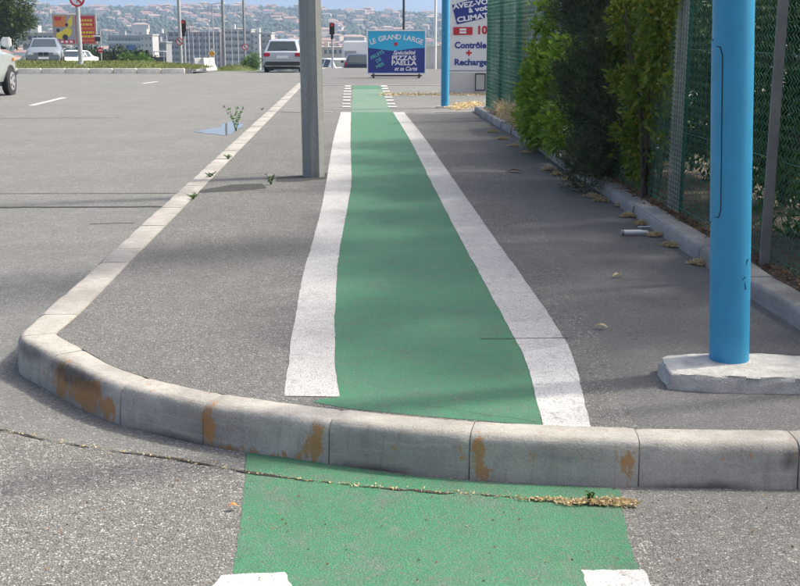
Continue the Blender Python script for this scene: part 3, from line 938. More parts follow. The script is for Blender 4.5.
# ---- right-hand kerb stones under the fence
fkerb = MB()
ra = catmull(rk, 0.05)
vs = []
for q in ra: vs += [(q.x + .012, q.y, -.1), (q.x + .012, q.y, .092), (q.x + .16, q.y + .01, .092), (q.x + .16, q.y, -.1)]
fs = [(4 * i + k, 4 * i + k + 1, 4 * i + 4 + k + 1, 4 * i + 4 + k) for i in range(len(ra) - 1) for k in range(3)]
gk = struct(MB().add(vs, fs).build('garden_kerb', 'mortar'))
racc = [0.0]
for i in range(1, len(ra)): racc.append(racc[-1] + (ra[i] - ra[i - 1]).length)
def on_ra(s_):
    import bisect
    i = min(len(ra) - 2, max(0, bisect.bisect_right(racc, s_) - 1))
    return ra[i].lerp(ra[i + 1], (s_ - racc[i]) / max(1e-6, racc[i + 1] - racc[i]))
s0 = 0.0
prng = random.Random(3)
while s0 < racc[-1] - .3:
    s1 = min(racc[-1], s0 + 1.0)
    n_seg = 5
    off, dz = prng.uniform(-.012, .012), prng.uniform(-.006, .008)
    prof2 = [(-.012, -.06), (-.008, .02), (-.002, .075), (.008, .093), (.03, .1), (.15, .1), (.168, .092), (.168, -.06)]
    vs = []
    for k in range(n_seg + 1):
        s_ = s0 + .006 + (s1 - s0 - .012) * k / n_seg
        q = on_ra(s_)
        for (o_, z) in prof2:
            rough = .004 * mnoise.noise(Vector((s_ * 5, o_ * 20, z * 20)))
            vs.append((q.x + o_ + off + rough, q.y + .1 * o_, z + dz + rough - (.006 if k in (0, n_seg) and z > .08 else 0)))
    m_ = len(prof2)
    fs = [(k * m_ + j, (k + 1) * m_ + j, (k + 1) * m_ + j + 1, k * m_ + j + 1) for k in range(n_seg) for j in range(m_ - 1)]
    fs += [tuple(range(m_)), tuple(reversed([n_seg * m_ + j for j in range(m_)]))]
    MB().add(vs, fs).build('kerb_stone', 'garden_kerb', gk, 45)
    s0 = s1
gpoly = [Vector((q.x + .15, q.y, 0)) for q in reversed(rk)] + [Vector((1.9, 22.9, 0)), Vector((14, 22.9, 0)), Vector((14, 3, 0))]
struct(sheet('garden_soil', gpoly, 0.085, 'soil'))

# ---- traffic island far left
IY = 49.0
def isl_z(x, y): return zr(y) + .17 + .22 * max(0, min(1, (y - IY) / 2.2)) * max(0.1, min(1, (-8.4 - x) / 3.0))
ixs = [-22 + .45 * i for i in range(31)]; iys = [IY + .12 + .35 * i for i in range(16)]
isl = grid_sheet('traffic_island', ixs, iys, isl_z, 'grass_ground')
ik = struct(MB().box((-15.3, IY + .11, zr(IY) + .05), (13.2, .1, .2)).build('island_kerb', 'mortar'))
for j in range(13):
    x = -21.7 + j
    zoff = zr(IY) + .075
    o = MB().box((0, 0, 0), (.98, .18, .30)).build('kerb_stone', plain('island_stone', (0.78, 0.74, 0.65), .9, var=.3, scale=4, bmp=.5), ik, bevel=.03)
    o.location = (x + .2, IY + .03 + max(0, (x + 9.5)) ** 2 * .06, zoff - max(0, (x + 10)) * .012)
rng = np.random.default_rng(4)
n = 9000
gx = rng.uniform(-21.5, -8.6, n); gy = IY + .2 + rng.uniform(0, 1, n) ** 1.6 * 5
gzv = np.array([isl_z(x, y) for x, y in zip(gx, gy)])
d = rng.normal(size=(n, 3)) * .35; d[:, 2] = 1
v, f = leaf_arrays(np.stack([gx, gy, gzv], 1), d, .16, .035, rng, .1)
grass = tag(stuff(obj('grass', np_mesh('grass', v, f), 'grass_blade')), 'short rough grass growing on the traffic island', 'grass')

# ================================================================== NEAR THINGS
# ---- blue post on its concrete block (leans slightly)
base = G(729, 364.5, 0.062); base.y += 0.075; base.x *= base.y / (base.y - 0.075)
bp = thing('blue_post', 'bright blue tubular steel post standing on a rough concrete block beside the fence', 'post', (base.x, base.y, 0.0))
top_target = P(734, 0, base.y)
lean = (top_target - Vector((base.x, base.y, .06)))
lean = lean / lean.z
RP = 0.0895
top = Vector((0, 0, .03)) + lean * 5.2
MB().tube([Vector((0, 0, .03)), top], [RP, RP * .97], 40).build('pole', 'blue_steel', bp, 40)
def pole_patch(z0, z1, a0, a1, r_, n=14, round_=0.07):
    vs, fs = [], []
    rows = []
    zs = [z0 + (z1 - z0) * k / 24 for k in range(25)]
    for z in zs:
        e_ = min(z - z0, z1 - z); cut = 0.0
        if e_ < round_: cut = (1 - math.sqrt(max(0, 1 - (1 - e_ / round_) ** 2))) * round_ / r_
        c = Vector((0, 0, .03)) + lean * z
        for k in range(n + 1):
            a_ = a0 + cut + (a1 - a0 - 2 * cut) * k / n
            vs.append((c.x + math.cos(a_) * r_, c.y + math.sin(a_) * r_, c.z))
    for j in range(24):
        for k in range(n): fs.append((j * (n + 1) + k, j * (n + 1) + k + 1, (j + 1) * (n + 1) + k + 1, (j + 1) * (n + 1) + k))
    return MB().add(vs, fs)
zA, zB = P(720, 222, base.y).z - .03, P(720, 40, base.y).z - .03
phi = math.atan2(-base.y, -base.x)                 # towards the camera
aL, aR = phi - R(142), phi - R(-0) - R(29) + R(0)
pole_patch(zA - .004, zB + .004, aL - .05, aR + .045, RP + .0008).build('door_seam', 'dark_gap', bp, 60)
pole_patch(zA, zB, aL, aR, RP + .0020).build('access_door', 'blue_steel', bp, 60)
MB().tube([(top.x, top.y, top.z), (top.x, top.y, top.z + .03)], [RP * 1.02, RP * .6], 24).build('cap', 'blue_steel', bp, 40)
for k in range(2):
    MB().box((0, 0, 0), (.9, .03, .55)).build('sign_panel', 'print_navy' if k else 'print_sky', bp, bevel=.01).location = (top.x, top.y - RP - .02, top.z - .5 - k * .62)
# scratches
for k, (px, py, ang, L_) in enumerate([(746, 262, .2, .03), (744, 285, -.3, .035), (742, 278, .9, .02)]):
    h = P(px, py, base.y - .06)
    a_ = math.asin(max(-.95, min(.95, (h.x - (base.x + lean.x * h.z)) / RP)))
    c = Vector((lean.x * h.z + math.sin(a_) * (RP + .001), lean.y * h.z - math.cos(a_) * (RP + .001), h.z))
    MB().bar(c - Vector((ang * L_ * .5, 0, L_ / 2)), c + Vector((ang * L_ * .5, 0, L_ / 2)), .004, .002).build('scratch', 'dark_gap', bp)

cb = [G(669, 388, 0), G(703, 391, 0), G(760, 392.5, 0), G(830, 393, 0), G(846, 372, 0), G(806, 357.5, .06), G(760, 354, .06), G(690, 354.5, .06), G(664, 357, .06), G(658, 373, 0)]
ctr = sum((Vector((q.x, q.y, 0)) for q in cb), Vector()) / len(cb)
blk_pts = [Vector((q.x, q.y, 0)) for q in cb]
dense = []
for i, q in enumerate(blk_pts):
    nx = blk_pts[(i + 1) % len(blk_pts)]
    for k in range(4): dense.append(q.lerp(nx, k / 4))
vs, n = [], len(dense)
crng = random.Random(12)
for lev, (z, ins) in enumerate([(-.02, -.004), (.014, 0.0), (.048, .006), (.062, .009), (.067, .014), (.068, .06)]):
    for i, q in enumerate(dense):
        j = .011 * crng.uniform(-1, 1) if 0 < lev < 4 else .004 * crng.uniform(-1, 1)
        dv = (ctr - q).normalized()
        w = q + dv * (ins + j)
        vs.append((w.x, w.y, z + crng.uniform(-.003, .003)))
fs = [(l * n + i, l * n + (i + 1) % n, (l + 1) * n + (i + 1) % n, (l + 1) * n + i) for l in range(5) for i in range(n)]
vs.append((ctr.x, ctr.y, .068)); fs += [(5 * n + i, 5 * n + (i + 1) % n, 6 * n) for i in range(n)]
cbo = MB().add(vs, fs).build('concrete_block', 'concrete', None, 28)
tag(cbo, 'rough pale concrete footing block under the near blue post', 'concrete block')

# ---- grey octagonal lamp column
lb = G(313, 177); lb.y += .1
lp = thing('lamp_column', 'weathered grey octagonal steel lamp column standing beside the cycle lane', 'lamp post', (lb.x, lb.y, 0))
MB().tube([(0, 0, -.02), (-.012, 0, 1.8), (-.03, 0, 7.5)], [.125, .122, .075], 8, ang0=R(22.5) + .2).build('column', 'column_steel', lp)
MB().tube([(-.03, 0, 7.45), (-.4, 0, 7.9), (-1.3, 0, 8.05)], [.05, .045, .04], 8).build('arm', 'galvanised', lp, 40)
MB().box((-1.55, 0, 8.06), (.6, .24, .11)).build('lantern', 'pale_steel', lp, bevel=.03)

# ---- far blue post
fb = G(445, 107.5); fb.y += .08
b2 = thing('blue_post', 'slim blue post rising from the drop kerb in front of the white advertising panel', 'post', (fb.x, fb.y, 0))
MB().tube([(0, 0, -.03), (0, 0, 5.0)], [.082, .08], 24).build('pole', 'blue_steel', b2, 40)
MB().box((0, 0, .0), (.34, .30, .05)).build('footing', 'concrete', b2, bevel=.012)
MB().box((0, -.1, 4.3), (.9, .03, .9)).build('sign_panel', 'print_sky', b2, bevel=.01)

# ---- sign trailer LE GRAND LARGE
sy = 39.5
c0, c1 = P(368, 73, sy), P(425, 31, sy)
sw, sh = c1.x - c0.x, c1.z - c0.z
tz = zr(sy) + .16
sg = thing('advertising_board', 'blue wheeled board advertising seafood pizzas and paella beside the cycle lane', 'sign', ((c0.x + c1.x) / 2, sy, tz))
zb = c0.z - tz
MB().box((0, .04, zb + sh / 2), (sw, .06, sh)).build('panel', 'print_navy', sg)
fr = MB()
for s_ in (-1, 1): fr.box((s_ * (sw / 2 + .018), .03, zb + sh / 2), (.04, .10, sh + .08))
for z in (zb - .018, zb + sh + .018): fr.box((0, .031, z), (sw - .01, .096, .04))
fr.build('frame', 'print_white', sg)
pts = [(-sw / 2, zb + sh * .60)] + [(-sw / 2 + sw * i / 14, zb + sh * (.565 + .03 * math.cos(i / 14 * 7))) for i in range(1, 14)] + [(sw / 2, zb + sh * .60), (sw / 2, zb + sh), (-sw / 2, zb + sh)]
o = MB().plate(pts, .006).build('sky_band', 'print_sky', sg); o.location = (0, .003, 0)
wid = []
for ch in 'LE GRAND LARGE':
    if ch == ' ': wid.append(.09); continue
    me = letters(ch, sh * .165, .005)
    xs_ = [v.co.x for v in me.vertices]; wid.append(max(xs_) - min(xs_)); bpy.data.meshes.remove(me)
tot = sum(wid); gapw = (sw * .93 - tot) / 13; cur = -sw * .465
for ch, w in zip('LE GRAND LARGE', wid):
    xc = cur + w / 2; cur += w + gapw
    if ch == ' ': continue
    t = xc / (sw * .465)
    write(ch, sh * .165, xc, zb + sh * (.855 - .135 * t * t), -.002, 'print_white', sg, rot=t * .32, bold=.005, fit=min(w, w))
star = []
for k in range(12):
    a_ = math.pi / 2 + k * math.pi / 6; r_ = .065
    star.append((math.cos(a_) * r_, zb + sh * .69 + math.sin(a_) * r_))
o = MB().plate(star, .006).build('star_emblem', 'print_red', sg); o.location = (-.02, -.006, 0)
for i, s_ in enumerate(('FRUITS', 'DE', 'MER')):
    write(s_, sh * .115, -sw * .335 + i * .045, zb + sh * (.43 - .125 * i), .006, 'print_teal', sg, rot=-.48, bold=.004)
write('Spécialité', sh * .13, sw * .13, zb + sh * .485, .006, 'print_white', sg, shear=.35, bold=.003, fit=sw * .40)
write('PIZZAS', sh * .15, sw * .13, zb + sh * .355, .006, 'print_white', sg, bold=.006, fit=sw * .42)
write('PAELLA', sh * .15, sw * .13, zb + sh * .235, .006, 'print_white', sg, bold=.006, fit=sw * .44)
write('et sa Carte', sh * .14, sw * .16, zb + sh * .10, .006, 'print_white', sg, shear=.35, bold=.004, fit=sw * .40)
ch = MB()
ch.box((0, .04, zb - .09), (sw * .9, .05, .05))
for s_ in (-1, 1): ch.box((s_ * sw * .40, .04, zb - .10), (.06, .7, .05))
ch.build('chassis', 'trim_black', sg)
for s_ in (-1, 1):
    for yy in (-.3, .38):
        w = MB().disc_prism((s_ * sw * .40, yy, .085), .08, .05, 16, 'X').build('castor_wheel', 'rubber', sg, 40)

# ---- white advertising panel behind the far blue post
py_ = 29.4
a0, a1 = P(449.5, 91, py_), P(449.5, 0, py_)
vx = a0.x
pn = thing('roadside_sign', 'white panel on a low wall with blue and red lettering about car climate checks', 'sign', (vx, py_, ent_z))
zt, zb_ = 3.1, P(450, 71, py_).z - ent_z
sc = 1 / 39.0
MB().box((1.9, .08, zb_ / 2 - .02), (3.84, .16, zb_ - .02)).build('low_wall', 'wall_render', pn)
MB().box((1.9, .07, (zt + zb_) / 2 + .015), (3.8, .06, zt - zb_)).build('board', 'white_sheet', pn)
MB().box((1.9, .02, zb_ - .0), (3.86, .06, .035)).build('bottom_rail', 'print_grey', pn)
def at(px, py): 
    q = P(px, py, py_); return (q.x - vx, q.z - ent_z)
q = [at(452, 5), at(500, -9), at(503, 14), at(457, 24.5)]
o = MB().plate(q, .006).build('blue_banner', 'print_navy', pn); o.location = (0, .032, 0)
rt = -math.atan2(at(500, -9)[1] - at(452, 5)[1], at(500, -9)[0] - at(452, 5)[0]) * .55
for s_, (px, py), w in (('AVEZ-VOUS', (475.5, 3.5), 44), ('à votre', (482, 8.5), 26), ('CLIMATISATION', (490, 15.0), 64)):
    x, z = at(px, py)
    write(s_, .17, x, z, .030, 'print_white', pn, rot=rt, bold=.006, fit=w * sc * 1.0)
x, z = at(463, 31)
MB().box((x, .03, z), (.48, .012, .19)).build('red_label', 'print_red', pn)
for j in range(2): MB().box((x, .022, z + .035 - .07 * j), (.17, .008, .05)).build('label_print', 'print_white', pn)
x, z = at(482, 30.5)
write('10', .27, x, z, .036, 'print_red', pn, bold=.012)
x, z = at(470.5, 45.5); write('Contrôle', .21, x, z, .036, 'print_navy', pn, bold=.008, fit=31 * sc)
x, z = at(469, 53.5); write('+', .26, x, z, .036, 'print_red', pn, bold=.012)
x, z = at(471, 62.5); write('Recharge', .21, x, z, .036, 'print_navy', pn, bold=.008, fit=32.5 * sc)
fbx = MB()
x, z = at(480, 84)
for dx, dz, w, h in ((-.12, 0, .03, .42), (.12, 0, .03, .42), (0, .2, .25, .03), (0, -.2, .25, .03)): fbx.box((x + dx, -.08, z + dz + .05), (w, .03, h))
tag(fbx.build('bicycle_rack', 'dark_steel'), 'small dark metal frame standing against the low wall under the white panel', 'rack').location = (vx, py_, ent_z)

# ---- fence
fence = thing('garden_fence', 'green chain link fence with steel posts along the right kerb', 'fence', (0, 0, 0))
FZ0, FZ1 = .10, 2.15
for Y in (2.9, 5.0, 7.2, 9.45, 11.7, 13.95, 16.2, 18.5, 20.6, 22.45):
    x = fx(Y)
    m_ = MB()
    sd_ = -1 if Y < 8 else 1
    m_.box((x + sd_ * .045, Y, 1.15), (.06, .014, 2.3)); m_.box((x + sd_ * .012, Y + .037, 1.15), (.010, .06, 2.3))
    m_.build('fence_post', 'fence_post_grey' if Y < 8 else 'fence_green', fence)
def chain(Y0, Y1, off, cell=.055, r_=.0016, mat='fence_green', shift=0.0, z0=FZ0, z1=FZ1, wave=0.0):
    """woven zigzag wires, three-sided"""
    vs, fs = [], []
    ncol = int((Y1 - Y0) / cell); nrow = int((z1 - z0) / (cell * .55))
    for c in range(ncol):
        yb = Y0 + c * cell + shift
        for rr in range(nrow + 1):
            y = yb + (cell if (rr % 2) else 0.0)
            z = z0 + rr * cell * .55
            x = fx(y) + off + (.002 if (c + rr) % 2 else -.002) + wave * math.sin(y * 3 + z * 2)
            k0 = len(vs)
            for a_ in (0.3, 2.4, 4.5): vs.append((x + math.cos(a_) * r_, y + math.sin(a_) * r_, z))
            if rr: 
                for e_ in range(3): fs.append((k0 - 3 + e_, k0 - 3 + (e_ + 1) % 3, k0 + (e_ + 1) % 3, k0 + e_))
    return np_mesh('wire_mesh', np.array(vs), np.array(fs))
o = stuff(obj('wire_mesh', chain(3.0, 13.0, 0.0, r_=.0036), 'fence_green', fence))
o = stuff(obj('wire_mesh', chain(10.0, 22.4, 0.05, .05, .003, shift=.02, wave=.015), 'fence_green', fence))
o = stuff(obj('wire_mesh', chain(13.0, 22.4, 0.0, .06, .0032), 'fence_green', fence))
o = stuff(obj('mesh_overlap', chain(9.25, 9.62, -.012, .035, .0034), 'wire_pale', fence))
for z in (.14, .75, 1.4, 2.1):
    m_ = MB()
    m_.tube([(fx(Y) - .006, Y, z + .006 * math.sin(Y)) for Y in np.linspace(2.9, 22.4, 24)], .003, 4)
    m_.build('tension_wire', 'fence_green', fence)
# shade net on the far bays: loose vertical folds with a fine grid
vs, fs = [], []
def netp(y, z): return (fx(y) + .13 + .035 * math.sin(y * 9) + .02 * math.sin(y * 23 + z), y, z)
def ribbon(a, b_, w, horiz):
    k0 = len(vs)
    d_ = (0, 0, w) if horiz else (0, w, 0)
    vs.extend([a, b_, tuple(x + y for x, y in zip(b_, d_)), tuple(x + y for x, y in zip(a, d_))]); fs.append((k0, k0 + 1, k0 + 2, k0 + 3))
yy = np.arange(14.2, 22.4, .045)
for z in np.arange(.12, 2.1, .085):
    for i in range(len(yy) - 1): ribbon(netp(yy[i], z), netp(yy[i + 1], z), .013, True)
zz = np.arange(.12, 2.12, .2)
for y in yy:
    for i in range(len(zz) - 1): ribbon(netp(y, zz[i]), netp(y, zz[i + 1]), .012, False)
stuff(obj('shade_net', np_mesh('shade_net', np.array(vs), np.array(fs)), 'fence_green', fence))

# ---- shrubs growing through the fence
def shrub(name, label, loc, blobs, n, L, Wd, leaf, seed, stems=7, h=1.0, **kw_):
    t = thing(name, label, 'shrub', loc)
    m_ = MB(); rg = random.Random(seed)
    for k in range(stems):
        a_ = rg.uniform(0, 6.28); q = rg.uniform(.1, .45)
        m_.tube([(rg.uniform(-.08, .08), rg.uniform(-.08, .08), -.02), (math.cos(a_) * q * .4, math.sin(a_) * q * .4, h * .5), (math.cos(a_) * q, math.sin(a_) * q, h * rg.uniform(.8, 1.1))], [.014, .010, .004], 5)
    m_.build('stem', 'bark', t)
    foliage('foliage', blobs, n, L, Wd, leaf, t, seed, **kw_)
    return t
Ys = 14.9
shrub('laurel_bush', 'bright green glossy leaved bush pushing through the far end of the fence', (fx(Ys) - .05, Ys, .08),
      [(-.14, 0, .45, .26, .5, .42), (-.17, -.35, .85, .26, .45, .40), (-.10, -.1, 1.02, .20, .4, .22), (-.16, .5, .25, .2, .4, .25), (-.17, -.3, 1.62, .14, .22, .16), (-.1, -.9, .6, .24, .4, .45), (-.12, -1.7, .42, .16, .4, .3), (-.10, -1.9, 1.15, .14, .3, .2), (-.14, -2.2, 1.95, .16, .4, .2)],
      8200, .10, .042, 'laurel_leaf', 21, h=1.3, shell=.6, clump=.05)
# dark shrub made of needle shoots
def needle_bush(name, label, loc, blobs, shoots, seed):
    t = thing(name, label, 'shrub', loc)
    rng = np.random.default_rng(seed)
    pts, d = blob_points(blobs, shoots, rng, .55)
    d = d * .6 + rng.normal(size=d.shape) * .35; d[:, 2] += .75
    d /= np.linalg.norm(d, axis=1, keepdims=True)
    per = 26
    k = np.linspace(0, 1, per)
    base_ = (pts[:, None, :] + d[:, None, :] * (k[None, :, None] * .22)).reshape(-1, 3)
    dd = np.repeat(d, per, 0) * .9 + rng.normal(size=base_.shape) * .55
    v, f = leaf_arrays(base_, dd, .05, .009, rng, 0, .1)
    obj('foliage', np_mesh('foliage', v, f), 'dark_needle', t)
    m_ = MB(); rg = random.Random(seed)
    for q in range(14):
        b_ = blobs[q % len(blobs)]
        m_.tube([(rg.uniform(-.1, .1), rg.uniform(-.1, .1), 0), (b_[0] * .5 + rg.uniform(-.1, .1), b_[1] * .5, b_[2] * .5), (b_[0] + rg.uniform(-.15, .15), b_[1] + rg.uniform(-.2, .2), b_[2])], [.02, .012, .005], 5)
    m_.build('stem', 'bark', t)
    return t
Yn = 11.75
needle_bush('needle_shrub', 'dark dense needle leaved shrub bulging over the kerb through the fence', (fx(Yn) - .1, Yn, .08),
            [(-.02, 0, .35, .18, .40, .38), (-.14, .25, .85, .26, .45, .34), (-.02, -.2, 1.25, .20, .45, .35), (-.16, .2, 1.75, .28, .5, .36), (-.02, .0, 2.2, .2, .5, .35), (-.24, -.55, .14, .14, .22, .20), (.05, -.45, .7, .16, .35, .5)], 2800, 22)
Yc = 10.25
shrub('climbing_shrub', 'yellow green small leaved climber hanging on the chain link fence', (fx(Yc), Yc, .08),
      [(-.03, .1, 1.05, .13, .50, .6), (-.05, -.1, 1.75, .14, .65, .45), (-.02, .3, .45, .13, .35, .4), (-.12, .6, .98, .14, .3, .16), (-.03, -.35, 1.5, .12, .35, .55), (-.16, .7, 1.55, .12, .3, .18), (-.10, .5, .55, .1, .25, .18), (-.14, 1.1, 1.25, .12, .3, .14)],
      7600, .068, .036, 'climber_leaf', 23, h=1.7, shell=.3, clump=.035)
shrub('low_weed_bush', 'tangle of low dry weeds at the foot of the far fence', (fx(18.6) - .02, 18.6, .08),
      [(-.05, 0, .15, .12, 1.5, .16), (-.05, 1.6, .12, .1, 1.2, .14), (0, -1.2, .2, .12, 1.0, .2)], 1800, .10, .018, 'straw', 24, h=.3, shell=.1, up=1.0)
# garden hedges and trees behind the fence: they shade the pavement
gard = [(3.7, 8.8, 5.2, 31), (3.7, 10.7, 5.0, 32), (3.5, 12.8, 5.2, 33), (3.4, 14.9, 5.0, 34), (3.3, 16.8, 4.8, 35), (3.7, 7.05, 5.2, 36)]
glabels = ['bushy dark garden tree behind the fence beside the pale mesh overlap', 'broad dark garden tree behind the yellow green climber', 'dark garden tree behind the needle leaved shrub',
           'tall dark garden tree behind the bright glossy bush', 'dark garden tree behind the shade net', 'small dark garden tree behind the grey steel fence post']
for (x, y, h, sd), lb_ in zip(gard, glabels):
    rg = random.Random(sd)
    bl = [(0, 0, h * .76, .75, .95, h * .24), (rg.uniform(-.2, .2), .4, h * .82, .62, .75, h * .18), (rg.uniform(-.2, .2), -.4, h * .70, .62, .7, h * .2), (.1, 0, h * .58, .6, .85, h * .14)]
    tree('garden_tree', lb_, (x, y, .05), h * .7, bl, 5600, .11, .048, 'garden_leaf', sd, .06, 6, .5, shell=.25, clump=.07, group=None)
hed = [(6.1, 'beside the near blue post'), (7.9, 'behind the grey steel fence post'), (9.7, 'behind the pale mesh overlap'), (11.5, 'behind the climber'), (13.3, 'behind the needle leaved shrub'), (15.1, 'behind the bright glossy bush'), (16.9, 'at the start of the shade net'), (18.7, 'in the middle of the shade net')]
for k, (y, lab) in enumerate(hed):
    tree('garden_hedge', 'dense dark garden hedge bush ' + lab, (fx(y) + 1.0, y, .05), 1.4, [(0, 0, .65, .34, .95, .65), (.05, .1, 1.3, .33, .95, .6), (.1, -.3, 1.75, .3, .7, .35)], 7000, .085, .05, 'garden_leaf', 200 + k, .04, 5, .3, 'hedge', shell=.2, clump=.06, stem='stem', crown='foliage')
bl = [(0, 0, 7.3, .8, .40, .55), (.1, .1, 6.5, .6, .45, .5), (-.1, 0, 8.2, .9, .42, .5), (0, -.1, 9.0, .7, .4, .45)]
tree('garden_tree', 'tall slender garden tree with a high crown rising over the hedge', (4.3, 9.9, .05), 7.4, bl, 7000, .10, .045, 'garden_leaf', 38, .08, 5, .4, shell=.2, clump=.07)
shrub('garden_weeds', 'fresh green garden shrub behind the grey post at the near end of the fence', (3.05, 7.9, .08), [(0, 0, .55, .35, .45, .5), (.3, .3, 1.0, .4, .4, .5), (-.2, .4, .3, .25, .3, .3)], 2600, .09, .035, 'bright_leaf', 39, h=.9, shell=.3, clump=.05)
# things standing in the garden behind the net
rp = P(515, 40, 20.5)
tag(MB().tube([(0, 0, 0), (.01, 0, 2.6)], [.11, .1], 10).build('rusty_pipe', plain('rusty_orange', (0.36, 0.12, 0.06), .8, var=.35, scale=4), None, 40), 'rusty orange steel pipe standing behind the far fence bay', 'pipe').location = (rp.x + .1, 20.5, .07)
gp = P(503, 60, 19)
gw = thing('garden_wall', 'grey rendered garden wall glimpsed behind the far shade net', 'wall', (3.6, 21.2, .05), 0)
MB().box((0, 0, .6), (3.2, .18, 1.2)).build('panel', 'block_grey', gw)
MB().box((0, 0, 1.22), (3.3, .24, .05)).build('coping', 'concrete', gw)
struct_path = struct(sheet('garden_path', [(2.75, 6.6), (3.6, 6.6), (3.6, 7.6), (2.75, 7.5)], .092, 'concrete'))

# ---- small plants at the kerb
def weed(label, p, h, n, seed, leaf='weed_leaf', spread=.12, L=.05, Wd=.025, name='weed'):
    t = thing(name, label, 'weed', p)
    rng = np.random.default_rng(seed)
    m_ = MB()
    pts, dirs = [], []
    for k in range(5):
        a_ = rng.uniform(0, 6.28); tip = np.array([math.cos(a_) * spread, math.sin(a_) * spread, h * rng.uniform(.7, 1.1)])
        m_.tube([(0, 0, -.01), tuple(tip * np.array([.35, .35, .5])), tuple(tip)], [.006, .004, .002], 5)
        for q in range(n // 5):
            u = rng.uniform(.25, 1)
            pts.append(tip * np.array([.35 + .65 * u, .35 + .65 * u, 1.0]) * np.array([u, u, u])); dirs.append([rng.normal(), rng.normal(), rng.uniform(-.1, .7)])
    m_.build('stem', 'weed_leaf', t)
    v, f = leaf_arrays(np.array(pts), np.array(dirs), L, Wd, rng, .2)
    obj('foliage', np_mesh('foliage', v, f), leaf, t)
    return t
wd = G(236, 131, Z_ROAD)
weed('tall branching weed growing from the gutter beside the puddle', (wd.x, wd.y, Z_ROAD), .46, 90, 71, spread=.22, L=.055, Wd=.026)
for k, (px, py, z, lab) in enumerate([(193, 198.5, 0, 'flat green weed tuft on the kerb joint below the asphalt patch'), (210, 177, 0, 'green weed tuft behind the kerb above the asphalt patch'), (271, 184, 0, 'green weed tuft growing beside the lamp column footing patch'),
                                       (228, 158.5, 0, 'tiny weed sprouting from the kerb joint above the trench line'), (262, 110, Z_ROAD, 'yellowish weed in the gutter by the drop kerb')]):
    p = G(px, py, z)
    weed(lab, (p.x, p.y, z), .05 if k != 2 else .10, 40, 72 + k, spread=.055, L=.035, Wd=.010)
dg = G(586, 502, zf)
weed('little green sprout in the straw heap below the kerb', (dg.x + .02, dg.y, zf + .01), .035, 15, 80, spread=.02, L=.02, Wd=.01)

# ---- litter
def straw_clump(label, p, rx, ry, n, seed, group=None, h=.022, L=.022, kind=None):
    rng = np.random.default_rng(seed)
    a_ = rng.uniform(0, 6.28, n); rr = np.sqrt(rng.uniform(0, 1, n))
    lump = 1 + .3 * np.sin(a_ * 3 + seed) + .2 * np.sin(a_ * 5 + seed * 2)
    pts = np.stack([np.cos(a_) * rr * rx * lump, np.sin(a_) * rr * ry * lump, rng.uniform(0, 1, n) * h * (1 - rr * .8)], 1)
    d = rng.normal(size=(n, 3)); d[:, 2] = np.abs(d[:, 2]) * .35
    v, f = leaf_arrays(pts, d, L, .008, rng, .1)
    o = obj('straw_clump', np_mesh('straw_clump', v, f), 'straw')
    o.location = p
    return tag(o, label, 'plant litter', group)
cl_px = [(699, 264, 9), (671, 246, 9), (655, 236, 8), (641, 224.5, 8), (628, 216.5, 9), (601, 201, 8), (592, 197, 9), (577, 186, 9), (567, 180, 7), (620, 206, 5), (548, 170, 7), (526, 153, 6), (514, 146, 6), (502, 139, 6), (493, 132, 5), (556, 175, 5)]
for k, (px, py, r_) in enumerate(cl_px):
    p = G(px, py, 0)
    w = r_ / ((py - 30) / CAM_Z)
    straw_clump('clump of dry tan catkin litter lying on the asphalt along the fence kerb', (p.x, p.y, .002), w, w * .8, 460, 100 + k, 'litter clumps along the fence kerb', .045)
p = G(603, 504.5, zf)
straw_clump('largest heap of golden straw in the gutter crack under the kerb', (p.x, p.y, wz + .004), .135, .024, 620, 130, None, .022, .020)
p = G(546, 501, zf)
stuff(straw_clump('thin trail of straw crumbs in the gutter crack on the green lane', (p.x, p.y, wz + .004), .10, .010, 150, 131, None, .012, .014))
# crumbs along the crack
rng = np.random.default_rng(9)
pts = []
for q in cl:
    for _ in range(2 if q.x < -.2 else 3): pts.append((q.x + rng.normal() * .01, q.y + rng.normal() * .008, wz + .003))
pts = np.array(pts); d = rng.normal(size=pts.shape); d[:, 2] = .2
v, f = leaf_arrays(pts, d, .013, .007, rng, 0)
tag(stuff(obj('gutter_crumbs', np_mesh('gutter_crumbs', v, f), 'straw')), 'fine straw crumbs scattered in the gutter crack', 'plant litter')
# leaf litter on the soil and by the drop kerb
n = 2600
yy = rng.uniform(5, 22.3, n)
xx = np.array([fx(y) for y in yy]) + rng.normal(size=n) * .06 - .02
zz_ = np.full(n, .092)
d = rng.normal(size=(n, 3)); d[:, 2] = .25
v, f = leaf_arrays(np.stack([xx, yy, zz_], 1), d, .045, .02, rng, 0)
tag(stuff(obj('leaf_litter', np_mesh('leaf_litter', v, f), leafmat('dead_leaf', (0.16, 0.09, 0.05), (0.34, 0.22, 0.12), .1, .8))), 'dry brown leaf litter along the foot of the fence', 'leaf litter')
n = 900
p1, p2 = G(452, 108), G(478, 104)
t_ = rng.uniform(0, 1, n)
base_ = np.stack([p1.x + (p2.x - p1.x) * t_, p1.y + (p2.y - p1.y) * t_, np.full(n, .0)], 1) + rng.normal(size=(n, 3)) * np.array([.1, .35, 0])
base_[:, 2] = rng.uniform(0, .03, n) + .002
v, f = leaf_arrays(base_, rng.normal(size=(n, 3)) * np.array([1, 1, .3]), .06, .03, rng, 0)
tag(stuff(obj('leaf_drift', np_mesh('leaf_drift', v, f), 'straw')), 'pale drift of dry leaves by the drop kerb at the fence corner', 'leaf litter')
n = 700
base_ = np.stack([rng.uniform(-.5, 2.4, n), 28.9 + rng.normal(size=n) * .25, rng.uniform(0, .02, n) + ent_z], 1)
v, f = leaf_arrays(base_, rng.normal(size=(n, 3)) * np.array([1, 1, .2]), .07, .035, rng, 0)
